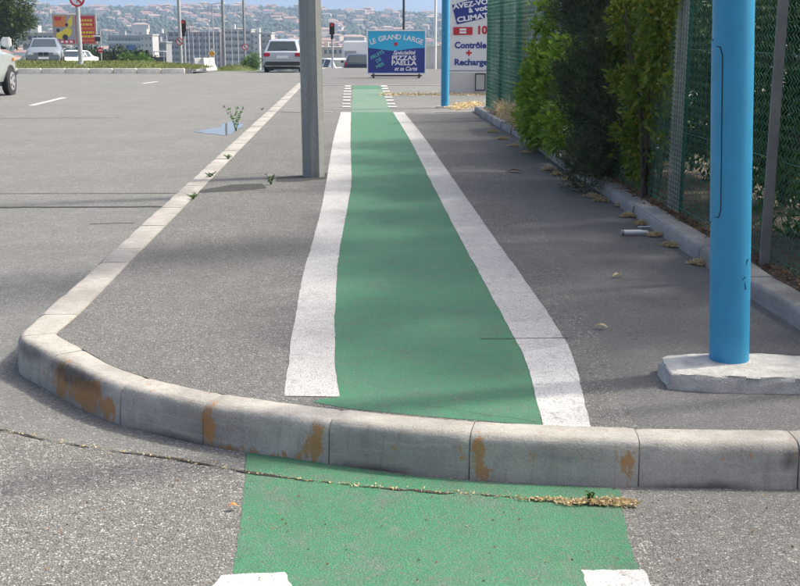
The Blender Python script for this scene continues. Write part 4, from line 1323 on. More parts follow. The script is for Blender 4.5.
tag(stuff(obj('leaf_drift', np_mesh('leaf_drift', v, f), 'straw')), 'thin line of dry leaves across the entrance asphalt', 'leaf litter')
# loose leaves
def dry_leaf(label, px, py, z, L, seed, mat='straw'):
    p = G(px, py, z); rg = random.Random(seed)
    vs, fs = [], []
    n = 7
    a_ = rg.uniform(-.5, .5)
    for k in range(n + 1):
        t = k / n; w = L * .22 * math.sin(math.pi * min(1, t * .95 + .03)) + .001
        zc = .004 + .012 * math.sin(t * 3.1)
        for s_ in (-1, 0, 1): vs.append((L * (t - .5), s_ * w, zc + abs(s_) * w * .35 * rg.uniform(.6, 1.2)))
    for k in range(n):
        for s_ in range(2): fs.append((k * 3 + s_, k * 3 + 3 + s_, k * 3 + 4 + s_, k * 3 + 1 + s_))
    o = MB().add(vs, fs).build('dry_leaf', mat, None, fix=False)
    o.location = (p.x, p.y, z + .004); o.rotation_euler = (0, 0, a_)
    return tag(o, label, 'leaf')
dry_leaf('pale curled leaf on the asphalt beside the right white line', 601, 328.5, 0, .075, 1)
dry_leaf('narrow tan leaf on the smooth asphalt between lane and straw clumps', 617, 277, 0, .07, 2)
dry_leaf('curled brown leaf on the asphalt before the needle leaved shrub', 515, 172, 0, .19, 3, 'dry_brown')
dry_leaf('dark crumpled leaf at the kerb foot by the glossy bush', 550, 172, 0, .16, 4, 'dry_brown')
dry_leaf('small orange leaf scrap lying left of the green lane below the kerb', 233, 509, zf + .006, .04, 5, 'print_orange')
# white plastic tube beside the straw
p = G(637, 235, 0)
tb = thing('plastic_tube', 'crushed white plastic tube lying among the straw clumps by the kerb', 'litter', (p.x, p.y, .0), R(4))
MB().tube([(-.105, 0, .022), (.06, 0, .022), (.085, 0, .018)], [.020, .020, .012], 14).build('tube', 'print_white', tb, 50)
MB().tube([(-.125, 0, .022), (-.105, 0, .022)], [.021, .021], 14).build('cap', 'print_grey', tb, 50)
MB().box((.05, .0, .043), (.03, .02, .004)).build('mark', 'print_black', tb)
o = MB().tube([(-.08, 0, .006), (.10, .01, .008)], [.006, .005], 6).build('drinking_straw', 'print_white', None, 50)
p = G(648, 227.5, 0); o.location = (p.x, p.y, 0)
tag(o, 'thin white drinking straw lying behind the plastic tube', 'litter')
# loose grit on the near asphalt
n = 260
base_ = np.stack([rng.uniform(-1.6, 1.8, n), rng.uniform(2.7, 4.3, n), np.full(n, wz + .002)], 1)
d = rng.normal(size=(n, 3)); d[:, 2] = .15
v, f = leaf_arrays(base_, d, .011, .008, rng, 0)
tag(stuff(obj('grit', np_mesh('grit', v, f), 'dead_leaf')), 'loose grit and leaf scraps scattered on the near road', 'grit')
n = 160
s_ = rng.uniform(s_cor - 7, s_cor - .3, n)
base_ = np.array([tuple(on_outer(q) + Vector((-.04 - abs(rng.normal()) * .03, 0, Z_ROAD + .004))) for q in s_])
d = rng.normal(size=(n, 3)); d[:, 2] = .2
v, f = leaf_arrays(base_, d, .035, .02, rng, 0)
tag(stuff(obj('gutter_leaves', np_mesh('gutter_leaves', v, f), 'dead_leaf')), 'dry leaf scraps collected in the street gutter along the kerb', 'leaf litter')

# ================================================================== FARTHER THINGS
# ---- cars
def car(name, label, st_rows, loc, rz, paint, glass, wheel_r, wheel_y, half_track, lamps, plate=None, cat='car', extras=None, lean_front=True):
    t = thing(name, label, cat, loc, rz)
    secs = []
    for (y, zb, zbelt, ztop, hw, ht) in st_rows:
        side = [(hw * .90, zb), (hw, zb + .40 * (zbelt - zb)), (hw * .985, zbelt - .03), (hw * .955, zbelt), (ht, ztop - .035), (ht * .8, ztop - .008), (0, ztop)]
        secs.append([Vector((x, y, z)) for x, z in side] + [Vector((-x, y, z)) for x, z in reversed(side[:-1])])
    n = len(secs[0])
    vs = [p for s_ in secs for p in s_]
    fs = []
    for i in range(len(secs) - 1):
        for k in range(n):
            k2 = (k + 1) % n
            fs.append((i * n + k, i * n + k2, (i + 1) * n + k2, (i + 1) * n + k))
    fs += [tuple(range(n)), tuple(reversed([(len(secs) - 1) * n + k for k in range(n)]))]
    MB().add(vs, fs).build('body', paint, t, 38)
    def top_glass(nm, i, j, inset=.12):          # pane on the sloping top between two stations
        a, b_ = secs[i], secs[j]
        q = [a[4], a[8], b_[8], b_[4]]
        c = sum(q, Vector()) / 4
        nrm = (q[1] - q[0]).cross(q[3] - q[0]).normalized()
        if nrm.z < 0: nrm = -nrm
        q = [p.lerp(c, inset) + nrm * .035 for p in q]
        MB().add(q + [p - nrm * .03 for p in q], [(0, 1, 2, 3), (7, 6, 5, 4), (0, 4, 5, 1), (1, 5, 6, 2), (2, 6, 7, 3), (3, 7, 4, 0)]).build(nm, 'dark_glass', t)
    for nm, i, j in glass.get('top', []): top_glass(nm, i, j)
    for (i, j, f0, f1) in glass.get('side', []):
        for sgn in (0, 1):
            lo, hi = (3, 4) if sgn == 0 else (9, 8)
            a0, a1, b0, b1 = secs[i][lo], secs[i][hi], secs[j][lo], secs[j][hi]
            A0, A1, B0, B1 = a0.lerp(b0, f0), a1.lerp(b1, f0), a0.lerp(b0, f1), a1.lerp(b1, f1)
            c = (A0 + A1 + B0 + B1) / 4
            sx = Vector((.012 if sgn == 0 else -.012, 0, 0))
            q = [p.lerp(c, .10) + sx for p in (A0, B0, B1, A1)]
            MB().add(q + [p - sx * 2 for p in q], [(0, 1, 2, 3), (7, 6, 5, 4), (0, 4, 5, 1), (1, 5, 6, 2), (2, 6, 7, 3), (3, 7, 4, 0)]).build('side_window', 'dark_glass', t)
    for y in wheel_y:
        for s_ in (-1, 1):
            w = MB().disc_prism((0, 0, 0), wheel_r, .20, 28, 'X')
            w = w.build('wheel', 'rubber', t, 40, bevel=.02); w.location = (s_ * (half_track - .09), y, wheel_r)
            MB().disc_prism((s_ * .098, 0, 0), wheel_r * .66, .022, 20, 'X').build('rim', 'rim_metal', w)
            for q in range(5):
                a_ = q * 1.2566
                MB().box((s_ * .112, math.cos(a_) * wheel_r * .42, math.sin(a_) * wheel_r * .42), (.008, wheel_r * .2, wheel_r * .2)).build('rim_opening', 'trim_black', w)
            ar = MB().ring((0, 0, 0), wheel_r * 1.0, wheel_r * 1.14, .05, 24)
            ar.v = [(yy, xx, z) for xx, yy, z in ar.v]
            ar.build('wheel_arch', 'trim_black', t).location = (s_ * (half_track - .022), y, wheel_r + .01)
    for (nm, mat, c, d) in lamps:
        for s_ in (-1, 1):
            MB().box((0, 0, 0), d).build(nm, mat, t, bevel=min(d) * .25).location = (s_ * c[0], c[1], c[2])
    for (nm, mat, c, d) in (extras or []):
        MB().box((0, 0, 0), d).build(nm, mat, t, bevel=min(d) * .2).location = c
    return t
wagon_rows = [(-2.30, .40, .62, .64, .74, .66), (-2.27, .30, .86, .90, .82, .74), (-2.20, .27, .92, .97, .845, .74), (-1.86, .25, .93, 1.41, .855, .60), (-1.6, .25, .93, 1.44, .86, .615),
              (-.5, .23, .92, 1.47, .865, .63), (.35, .23, .91, 1.43, .865, .61), (1.1, .23, .92, .97, .86, .72), (1.95, .27, .80, .85, .83, .68), (2.25, .34, .60, .64, .74, .62)]
wagon_glass = {'top': [('rear_window', 2, 3), ('windscreen', 6, 7)], 'side': [(3, 5, .05, .95), (5, 6, .05, .9), (4, 5, 0, .01)][:2]}
q = P(281.5, 70.5, 51.5)
car('estate_car', 'silver estate car driving away along the road seen from behind', wagon_rows, (q.x, 51.5 + 2.2, zr(53)), R(1.5), 'car_silver', wagon_glass, .31, (-1.35, 1.35), .86,
    [('tail_light', 'lamp_red', (.68, -2.275, .80), (.27, .10, .17)), ('exhaust', 'trim_black', (.45, -2.25, .26), (.07, .2, .06)), ('wing_mirror', 'car_silver', (.93, .85, .98), (.16, .1, .13))],
    extras=[('bumper', 'trim_black', (0, -2.29, .42), (1.56, .14, .16)), ('number_plate', 'print_white', (0, -2.325, .70), (.5, .02, .11)), ('rear_wiper', 'trim_black', (.1, -2.17, 1.03), (.34, .03, .02)), ('underbody', 'trim_black', (0, 0, .24), (1.45, 4.1, .14))])
# grey saloon beyond the island, facing the camera
sal_rows = [(-2.2, .40, .62, .66, .72, .62), (-2.15, .30, .88, .93, .82, .70), (-1.55, .26, .93, 1.0, .85, .70), (-.95, .24, .92, 1.36, .855, .58), (-.1, .22, .91, 1.40, .86, .60), (.35, .22, .90, 1.36, .86, .58),
            (1.10, .23, .89, .95, .855, .70), (1.95, .26, .78, .84, .82, .66), (2.2, .34, .58, .70, .76, .62)]
sal_glass = {'top': [('rear_window', 2, 3), ('windscreen', 5, 6)], 'side': [(3, 4, .05, .95), (4, 5, .05, .95)]}
q = P(34, 64, 58)
car('saloon_car', 'blue grey saloon car with twin black grilles facing the road behind the grass island', sal_rows, (q.x, 60, zr(60) + .28), R(180 + 14), 'car_blue_grey', sal_glass, .31, (-1.3, 1.32), .86,
    [('headlight', 'lamp_clear', (.60, 2.17, .63), (.30, .1, .14)), ('grille', 'trim_black', (.13, 2.20, .63), (.22, .06, .16)), ('wing_mirror', 'car_blue_grey', (.93, .8, .96), (.16, .1, .13))],
    extras=[('bumper', 'car_blue_grey', (0, 2.2, .44), (1.55, .16, .18)), ('number_plate', 'print_white', (0, 2.29, .43), (.5, .02, .1)), ('underbody', 'trim_black', (0, 0, .24), (1.45, 4.0, .14))])
q = P(74, 50, 76)
car('small_car', 'pale small car half hidden behind the grass island below the billboard', [(a, b_, c, d - (.02 if d > 1.3 else 0), e_, f_) for a, b_, c, d, e_, f_ in sal_rows], (q.x, 76, q.z - 1.38), R(180 - 6), 'car_white', sal_glass, .30, (-1.3, 1.32), .86,
    [('headlight', 'lamp_clear', (.60, 2.17, .63), (.30, .1, .14)), ('wing_mirror', 'car_white', (.93, .8, .96), (.16, .1, .13))],
    extras=[('bumper', 'car_white', (0, 2.2, .44), (1.55, .16, .18)), ('underbody', 'trim_black', (0, 0, .24), (1.45, 4.0, .14))])
# off-road car at the left edge, driving away
suv_rows = [(-2.2, .55, .85, .95, .80, .74), (-2.15, .42, 1.08, 1.15, .87, .78), (-2.0, .40, 1.10, 1.74, .88, .68), (-1.2, .38, 1.10, 1.80, .89, .70), (.2, .38, 1.09, 1.79, .89, .69), (.5, .38, 1.12, 1.74, .89, .67),
            (1.15, .38, 1.14, 1.20, .885, .74), (1.95, .40, 1.06, 1.10, .86, .74), (2.2, .50, .84, .92, .80, .70)]
suv_glass = {'top': [('rear_window', 1, 2), ('windscreen', 5, 6)], 'side': [(2, 3, .05, .95), (3, 4, .02, .48), (3, 4, .52, .98), (4, 5, .1, .95)]}
q = ground_hit(6, 95)
car('off_road_car', 'pale grey green off road car leaving the frame on the far lane', suv_rows, (q.x - .66, q.y - 1.35, Z_ROAD), R(2.7), 'car_grey_green', suv_glass, .375, (-1.35, 1.35), .905,
    [('tail_light', 'lamp_red', (.76, -2.17, .95), (.16, .1, .3)), ('side_indicator', 'lamp_amber', (.885, 1.72, .95), (.03, .14, .08)), ('wing_mirror', 'car_white', (1.0, .75, 1.42), (.24, .14, .26)), ('mirror_arm', 'trim_black', (.9, .78, 1.27), (.14, .05, .08)), ('headlight', 'lamp_clear', (.6, 2.16, .82), (.3, .1, .18))],
    extras=[('bumper', 'trim_black', (0, 2.2, .56), (1.62, .2, .18)), ('rear_bumper', 'trim_black', (0, -2.22, .55), (1.62, .2, .18)), ('underbody', 'trim_black', (0, 0, .36), (1.5, 4.0, .2))])
# dark hatchback, caravan and white car beyond the crest
q = P(357, 68, 66)
hat_rows = [(-1.9, .40, .62, .66, .72, .62), (-1.86, .28, .86, .92, .80, .72), (-1.78, .25, .90, .96, .815, .70), (-1.35, .24, .90, 1.38, .82, .56), (-.4, .22, .90, 1.42, .825, .585), (.35, .22, .89, 1.38, .825, .57), (1.0, .22, .90, .95, .82, .68), (1.6, .25, .80, .84, .79, .64), (1.88, .34, .60, .64, .70, .58)]
hat_glass = {'top': [('rear_window', 2, 3), ('windscreen', 5, 6)], 'side': [(3, 4, .05, .95), (4, 5, .05, .9)]}
def zs(px, py, Y): return P(px, py, Y).z
hY = 62
q = P(357.5, 54, hY)
car('hatchback_car', 'dark navy hatchback with an orange rear number plate in front of the white van', hat_rows, (q.x, hY + 1.8, q.z - 1.42), R(3), 'car_navy', hat_glass, .29, (-1.15, 1.2), .82,
    [('tail_light', 'lamp_red', (.70, -1.83, .88), (.12, .1, .26)), ('wing_mirror', 'car_navy', (.89, .75, .95), (.15, .1, .12))],
    extras=[('number_plate', 'print_orange', (0, -1.905, .62), (.5, .02, .11)), ('bumper', 'trim_black', (0, -1.88, .42), (1.5, .14, .14)), ('underbody', 'trim_black', (0, 0, .24), (1.4, 3.4, .14))])
vY = 70
q = P(358, 41, vY)
cv = thing('white_van', 'tall white box van standing behind the dark navy hatchback', 'van', (q.x, vY, q.z - 2.75))
MB().box((0, 2.2, 1.62), (1.95, 4.2, 2.2)).build('box_body', 'car_white', cv, bevel=.08)
MB().box((0, .06, 1.72), (1.5, .06, 1.0)).build('rear_panel', 'white_sheet', cv, bevel=.01)
MB().box((-.45, .02, 2.0), (.7, .05, .34)).build('rear_window', 'print_grey', cv)
MB().box((0, 2.2, .46), (1.7, 4.2, .2)).build('chassis', 'trim_black', cv)
MB().box((0, 5.1, 1.15), (1.8, 1.5, 1.5)).build('cab', 'car_white', cv, bevel=.2)
for y in (.8, 4.7):
    for s_ in (-1, 1):
        w = MB().disc_prism((0, 0, 0), .34, .2, 20, 'X').build('wheel', 'rubber', cv, 40); w.location = (s_ * .85, y, .34)
        MB().disc_prism((s_ * .1, 0, 0), .2, .02, 16, 'X').build('rim', 'rim_metal', w)
q = P(338, 58.5, 66)
car('white_car', 'small white car facing the traffic light to one side of the white van', hat_rows, (q.x, 66, q.z - 1.4), R(180 + 30), 'car_white', hat_glass, .29, (-1.15, 1.2), .82,
    [('headlight', 'lamp_clear', (.58, 1.83, .66), (.26, .1, .14)), ('wing_mirror', 'car_white', (.89, .75, .95), (.15, .1, .12))],
    extras=[('bumper', 'trim_black', (0, 1.88, .42), (1.4, .14, .16)), ('underbody', 'trim_black', (0, 0, .24), (1.4, 3.4, .14))])

# ---- posts, lamps, signs and signals beyond the road
def pole_thing(name, label, cat, px, y_base, Y, top, r_, mat, group=None, foot=True, zbase=None):
    q = P(px, y_base, Y)
    z0 = zr(Y) if zbase is None else zbase
    t = thing(name, label, cat, (q.x, Y, z0), 0, group)
    MB().tube([(0, 0, -.1), (0, 0, top - z0)], [r_, r_ * .8], 10).build('pole', mat, t, 40)
    if foot: MB().box((0, 0, .05), (r_ * 4, r_ * 4, .1)).build('base_plate', 'concrete', t)
    return t
def round_sign(t, x, z, r_, y=-.12, kind='bar'):
    MB().disc_prism((x, y, z), r_, .02, 28).build('sign_disc', 'print_white', t)
    MB().ring((x, y - .012, z), r_ * .76, r_, .02, 28).build('sign_rim', 'print_red', t)
    if kind == 'bar': 
        M = Matrix.Rotation(R(45), 3, 'Y'); MB().box((x, y - .014, z), (r_ * 1.5, .012, r_ * .22), M=M).build('sign_bar', 'print_red', t)
        MB().bar((x, y - .018, z - r_ * .5), (x, y - .018, z + r_ * .2), r_ * .18, .01).build('arrow_shaft', 'print_black', t)
        o = MB().plate([(x - r_ * .45, z + r_ * .2), (x, z + r_ * .55), (x, z - r_ * .05)], .008).build('arrow_head', 'print_black', t); o.location = (0, y - .022, 0)
Yi = 50.5
zi = isl_z(-15, Yi)
t = pole_thing('sign_post', 'thick grey post on the island carrying a round red rimmed no turn sign', 'sign', 80.5, 57, Yi, 3.2, .11, 'pale_steel', zbase=isl_z(-14, Yi) - .05)
q = P(78, -1, Yi); round_sign(t, q.x - t.location.x, q.z - t.location.z, .33, -.14)
Yq = 54
t = pole_thing('lamp_column', 'tall pale lamp column on the island with a red traffic light beside it', 'lamp post', 181, 60, Yq, 9.5, .085, 'pale_steel')
q = P(180, 41.5, Yq); round_sign(t, q.x - t.location.x, q.z - t.location.z, .17, -.1)
MB().tube([(0, 0, 9.5 - t.location.z), (.5, 0, 9.9 - t.location.z), (1.5, 0, 10 - t.location.z)], [.05, .045, .04], 8).build('arm', 'pale_steel', t)
MB().box((1.75, 0, 10 - t.location.z), (.6, .25, .1)).build('lantern', 'pale_steel', t, bevel=.03)
def signal(name, label, px, y_top, y_bot, y_base, Y, lit=0, w=.26, pole=True):
    a_, b_, c = P(px, y_top, Y), P(px, y_bot, Y), P(px, y_base, Y)
    z0 = zr(Y)
    t = thing(name, label, 'traffic light', (c.x, Y, z0))
    h = a_.z - b_.z
    MB().tube([(0, .1, -.1), (0, .1, a_.z - z0 + .05)], [.05, .045], 10).build('pole', 'pale_steel', t, 40)
    MB().box((0, 0, (a_.z + b_.z) / 2 - z0), (w, .16, h)).build('housing', 'print_black', t, bevel=.02)
    for k in range(3):
        z = a_.z - z0 - h * (k + .5) / 3
        MB().disc_prism((0, -.085, z), min(w * .36, h * .14), .02, 16).build('lamp', 'red_signal' if k == lit else 'trim_black', t)
        MB().box((0, -.13, z + h * .13), (w * .7, .12, .015)).build('visor', 'print_black', t)
    MB().box((0, 0, 1.75), (.13, .12, .3)).build('repeater', 'print_black', t, bevel=.01)
    return t
signal('traffic_light', 'traffic light on a slim pole beside the white car showing red', 332.5, 23, 34.5, 68, 60)
signal('traffic_light', 'dark traffic light mounted close beside the tall pale lamp column', 184.8, 20, 32, 60, 54.3, lit=0, w=.24)
Ys_ = 62
t = pole_thing('sign_post', 'slim post behind the island with a small red no entry plate', 'sign', 101.5, 58, Ys_, P(101, 30, Ys_).z, .035, 'pale_steel', foot=False)
q = P(100.5, 50, Ys_)
MB().disc_prism((q.x - t.location.x, -.05, q.z - t.location.z), .14, .02, 24).build('sign_disc', 'print_red', t)
MB().box((q.x - t.location.x, -.065, q.z - t.location.z), (.18, .012, .045)).build('sign_bar', 'print_white', t)
q = P(98, 38, Ys_)
MB().box((q.x - t.location.x, 0, q.z - t.location.z), (.28, .16, .34)).build('signal_back', 'print_black', t, bevel=.02)
MB().box((q.x - t.location.x - .05, -.02, q.z - t.location.z + .1), (.36, .18, .08)).build('signal_hood', 'print_white', t, bevel=.02)
Yl = 64
t = pole_thing('lamp_column', 'plain grey lamp column rising behind the concrete barrier', 'lamp post', 224.5, 65, Yl, 9.5, .085, 'galvanised')
MB().box((-.5, 0, 9.5 - t.location.z), (1.2, .2, .1)).build('lantern', 'pale_steel', t, bevel=.03)
Yl = 72
t = pole_thing('lamp_column', 'grey lamp column with a round red rimmed sign above the bright green bush', 'lamp post', 245, 60, Yl, 10.5, .075, 'galvanised')
q = P(245.5, 47, Yl); round_sign(t, q.x - t.location.x, q.z - t.location.z, .20, -.1)
MB().box((.5, 0, 10.5 - t.location.z), (1.2, .2, .1)).build('lantern', 'pale_steel', t, bevel=.03)
# receding double-headed street lamps
def street_lamp(px, py, Y, r_=.06, heads=2):
    q = P(px, py, Y); z0 = zr(Y)
    t = thing('street_lamp', 'slim far street lamp with twin pale heads on the falling road', 'street lamp', (q.x, Y, z0), 0, 'twin headed lamps along the falling road')
    h = q.z - z0
    MB().tube([(0, 0, -.2), (0, 0, h)], [r_ * 1.2, r_ * .7], 8).build('pole', 'pale_steel', t, 40)
    for s_ in (-1, 1)[:heads]:
        MB().bar((0, 0, h - .05), (s_ * .55, 0, h + .08), .05).build('arm', 'pale_steel', t)
        MB().box((s_ * .75, 0, h + .09), (.6, .3, .14)).build('lamp_head', 'print_white', t, bevel=.05)
for (px, py, Y) in ((212, 4, 95), (208, 10, 108), (192.5, 29, 150), (198.5, 28, 170), (205, 30, 190), (231, 22, 150), (237, 14, 120), (216, 31, 210), (188, 24, 135)): street_lamp(px, py, Y)
# orange diamond sign
Yd = 75
t = pole_thing('warning_sign', 'orange diamond road sign on a slim post behind the concrete barrier', 'sign', 212.5, 63, Yd, P(212, 48, Yd).z, .03, 'pale_steel', foot=False)
q = P(212, 53.5, Yd); z = q.z - t.location.z; x = q.x - t.location.x
o = MB().plate([(x - .27, z), (x, z - .27), (x + .27, z), (x, z + .27)], .02).build('sign_plate', 'print_white', t); o.location = (0, -.06, 0)
o = MB().plate([(x - .22, z), (x, z - .22), (x + .22, z), (x, z + .22)], .01).build('sign_face', plain('sign_orange', (.66, .33, .02), .5), t); o.location = (0, -.072, 0)
# flag posts right
t = pole_thing('flag_pole', 'slim dark pole rising behind the blue wheeled board', 'pole', 403.7, 60, 46, 6.5, .05, 'dark_steel', foot=True)
MB().tube([(0, 0, 6.5 - t.location.z), (0, 0, 6.6 - t.location.z)], [.06, .03], 10).build('cap', 'dark_steel', t)
t = pole_thing('flag_pole', 'white flag pole standing before the beige wall', 'pole', 435.2, 66, 50, 7.0, .055, 'print_white', foot=True)
MB().tube([(0, 0, 7 - t.location.z), (0, 0, 7.1 - t.location.z)], [.07, .03], 10).build('cap', 'print_white', t)
# beige wall
Yw = 52
a_, b_ = P(427, 47, Yw), P(500, 44, Yw)
bw = thing('boundary_wall', 'beige rendered boundary wall behind the blue board and the far blue post', 'wall', (a_.x, Yw, zr(Yw)))
hh = a_.z - zr(Yw)
n_p = 4
for j in range(n_p): MB().box((.75 + 1.5 * j, .1, hh / 2), (1.49, .14, hh)).build('wall_panel', 'wall_render', bw)
MB().box((3.0, .1, hh + .035), (6.1, .2, .07)).build('coping', 'wall_render', bw)
for j in range(n_p + 1): MB().box((1.5 * j, .02, hh / 2), (.1, .06, hh)).build('pilaster', 'wall_render', bw)

# ---- concrete barrier blocks, shrub and hedges
Yb2 = 57
for k, (px, lab) in enumerate(((202, 'white concrete road barrier block next to the island end'), (208, 'white concrete road barrier block on the road side of its twin'))):
    q = P(px, 69, Yb2 + k * .15)
    o = MB()
    sec = [(-.26, 0), (.26, 0), (.24, .12), (.12, .32), (.08, .62), (-.08, .62), (-.12, .32), (-.24, .12)]
    L_ = .8
    vs = [(x, -L_ / 2, z) for x, z in sec] + [(x, L_ / 2, z) for x, z in sec]
    n = len(sec)
    o.add(vs, [tuple(range(n)), tuple(reversed(range(n, 2 * n)))] + [(i, (i + 1) % n, (i + 1) % n + n, i + n) for i in range(n)])
    ob = o.build('barrier_block', plain('barrier_white', (.60, .59, .56), .85, var=.15, scale=4), None, bevel=.015)
    ob.location = (q.x, Yb2 + k * .15, zr(Yb2) + .02); ob.rotation_euler = (0, 0, R(-62 + 30 * k))
    tag(ob, lab, 'barrier')
q = P(248, 68, 60)
tree('roadside_bush', 'bright green leafy bush beside the road ahead of the silver estate car', (q.x, 61, zr(61)), .6, [(0, 0, .45, .42, .4, .42), (-.15, 0, .30, .42, .4, .3), (.28, 0, .55, .3, .3, .45)], 1500, .10, .05, 'bright_leaf', 41, .03, 4, .2, 'bush', stem='stem', crown='foliage')
mound = []
q = P(235, 69, 58.5)
md = MB(); n = 12
vs, fs = [], []
for j in range(6):
    for i in range(n + 1):
        u, v_ = i / n * 2 - 1, j / 5 * 2 - 1
        vs.append((u * 1.1, v_ * .8, .26 * max(0, 1 - u * u) * max(0, 1 - v_ * v_) - .02))
for j in range(5):
    for i in range(n): fs.append((j * (n + 1) + i, j * (n + 1) + i + 1, (j + 1) * (n + 1) + i + 1, (j + 1) * (n + 1) + i))
mo = MB().add(vs, fs).build('grass_mound', 'grass_ground', None, 60, fix=False); mo.location = (q.x, 58.5, zr(58.5)); struct(mo)
rng = np.random.default_rng(6)
n = 900
u = rng.uniform(-.95, .95, n); v_ = rng.uniform(-.9, .9, n)
pz_ = .26 * (1 - u * u) * (1 - v_ * v_) - .03
d = rng.normal(size=(n, 3)) * .4; d[:, 2] = 1
v, f = leaf_arrays(np.stack([u * 1.1, v_ * .8, pz_], 1), d, .12, .03, rng)
o = stuff(obj('mound_grass', np_mesh('mound_grass', v, f), 'grass_blade')); o.location = mo.location
tag(o, 'tufty grass covering the small mound near the concrete barrier', 'grass')
for k, (px, w, top, Y, lab) in enumerate(((68, 3.4, 44, 84, 'dark green hedge below the left half of the billboard'), (104, 3.4, 46, 86, 'dark green hedge beside the small red no entry plate'), (128, 2.6, 47.5, 88, 'brownish green hedge in front of the blue hoarding'), (135, 1.5, 53, 82, 'low green hedge at the far end of the island'))):
    q = P(px, top, Y); z0 = zr(Y); h = q.z - z0
    tree('clipped_hedge', lab, (q.x, Y, z0), h * .6, [(-w * .4, 0, h * .55, w * .42, .7, h * .45), (w * .4, 0, h * .5, w * .42, .7, h * .46), (0, 0, h * .4, w * .6, .7, h * .4)], 4200, .22, .11, 'far_leaf' if k != 3 else 'bright_leaf', 51 + k, .06, 4, .6, 'hedge', stem='stem', crown='foliage')
# pine at the left edge
q = P(2, 20, 78)
z0 = zr(78)
tree('pine_tree', 'broad dark green pine behind the blue grey saloon car', (q.x - .4, 78, z0), 4.2, [(0, 0, 4.0, 2.3, 2.0, 1.1), (1.3, 0, 3.6, 1.3, 1.2, .9), (-.8, 0, 5.2, 1.8, 1.6, 1.1), (.6, -.3, 4.9, 1.7, 1.4, 1.0), (0, 0, 6.2, 1.3, 1.3, .9), (1.0, -.2, 2.7, .8, .8, .6)],
     14000, .30, .08, 'pine_leaf', 61, .2, 7, 1.3, shell=.35, clump=.16)

# ---- billboard
Yb3 = 110
a_, b_ = P(54.5, 44, Yb3), P(94.5, 15.5, Yb3)
z0 = zr(Yb3)
bb = thing('billboard', 'large two panel billboard with yellow car poster and red lettered poster', 'billboard', (a_.x, Yb3, z0))
bw_, bh = b_.x - a_.x, b_.z - a_.z
zb0 = a_.z - z0
MB().box((bw_ / 2, .12, zb0 + bh / 2), (bw_ + .2, .16, bh + .2)).build('frame', plain('tan_frame', (.38, .33, .27), .7), bb)
for x in (.5, bw_ - .5): MB().box((x, .3, zb0 / 2 + .4), (.2, .2, zb0 + .8)).build('leg', 'galvanised', bb)
def rect(nm, x0, z0_, x1, z1, mat, lev=0):
    MB().box(((x0 + x1) / 2, .035 - .008 * lev, zb0 + (z0_ + z1) / 2), (x1 - x0, .012, z1 - z0_)).build(nm, mat, bb)
pw = bw_ * .5
rect('poster', .05, .05, pw - .03, bh - .05, 'print_grey')
rect('poster', pw + .12, .05, bw_ - .05, bh - .05, 'print_red')
rect('poster_band', .05, .05, pw - .03, .38, 'print_red', 1)
rect('poster_band', .05, bh * .60, pw * .62, bh - .05, 'print_orange', 1)
rect('poster_band', .12, bh * .82, pw * .40, bh - .12, 'print_red', 2)
for j in range(4): rect('poster_lettering', .18 + j * .42, .12, .18 + j * .42 + .26, .30, 'print_white', 2)
o = MB().plate([(.25, zb0 + .5), (1.0, zb0 + .42), (1.55, zb0 + .75), (1.72, zb0 + 1.35), (1.25, zb0 + 1.5), (.7, zb0 + 1.15), (.2, zb0 + .95)], .012).build('car_picture', 'print_yellow', bb); o.location = (0, .008, 0)
o = MB().plate([(1.15, zb0 + 1.7), (1.5, zb0 + 2.3), (1.82, zb0 + 2.6), (1.78, zb0 + 1.8), (1.5, zb0 + 1.45)], .012).build('car_picture', 'print_yellow', bb); o.location = (0, .008, 0)
for (x, z, r_) in ((1.05, .62, .26), (.42, 1.25, .17), (1.25, 1.75, .15)): MB().disc_prism((x, .002, zb0 + z), r_, .01, 16).build('picture_wheel', 'print_black', bb)
brg = random.Random(2)
for j in range(6):
    x = pw + .22
    zc = .22 + j * (bh - .4) / 6
    while x < bw_ - .25:
        w = brg.uniform(.12, .34); rect('poster_lettering', x, zc, min(x + w, bw_ - .15), zc + .20, 'print_yellow' if j % 3 else 'print_orange', 1); x += w + .07

# ---- mid-distance buildings
def block(name, label, px0, px1, py_top, Y, wall, floors, bays, depth, win='dark_glass', balcony=None, base_y=70, frame_mat=None, win_h=.55, win_w=.62, roof_bits=True, rz=0.0, inset=.25):
    a_, b_ = P(px0, py_top, Y), P(px1, base_y, Y)
    w, h = b_.x - a_.x, a_.z - b_.z
    t = thing(name, label, 'building', (a_.x, Y, b_.z), rz)
    MB().box((w / 2, depth / 2, h / 2), (w, depth, h)).build('wall', wall, t)
    fh, bw__ = h / floors, w / bays
    wm = MB().box((0, 0, 0), (bw__ * win_w, .2, fh * win_h)).mesh('window')
    wm.materials.append(MATS[win])
    for i in range(floors):
        for j in range(bays):
            o = obj('window', wm, None, t); o.location = ((j + .5) * bw__, -.05, (i + .52) * fh)
        if balcony:
            MB().box((w / 2, -.45, i * fh + .12), (w + .1, .9, .22)).build('floor_slab', balcony, t)
            MB().box((w / 2, -.86, i * fh + .65), (w - .2, .08, .85)).build('balcony_rail', balcony, t)
    if frame_mat:
        for j in range(bays + 1): MB().box((j * bw__, -.5, h / 2), (.35, 1.0, h)).build('pier', frame_mat, t)
    if roof_bits:
        rf = MB().box((w / 2, depth / 2, h + .2), (w + .5, depth + .5, .4)).build('roof', frame_mat or wall, t)
        MB().box((w * .3, depth / 2, h + 1.2), (w * .18, 3, 1.8)).build('lift_house', wall, rf)
    return t
block('apartment_block', 'brownish apartment block with grid of loggias', 168, 221, 33, 450, 'block_brown', 6, 9, 12, balcony='block_grey', frame_mat='block_brown', win_w=.75, win_h=.62)
block('apartment_block', 'pale apartment block with long white balcony bands', 222, 252, 30, 455, 'block_white', 6, 5, 12, balcony='block_white', frame_mat=None, win_w=.8, win_h=.5)
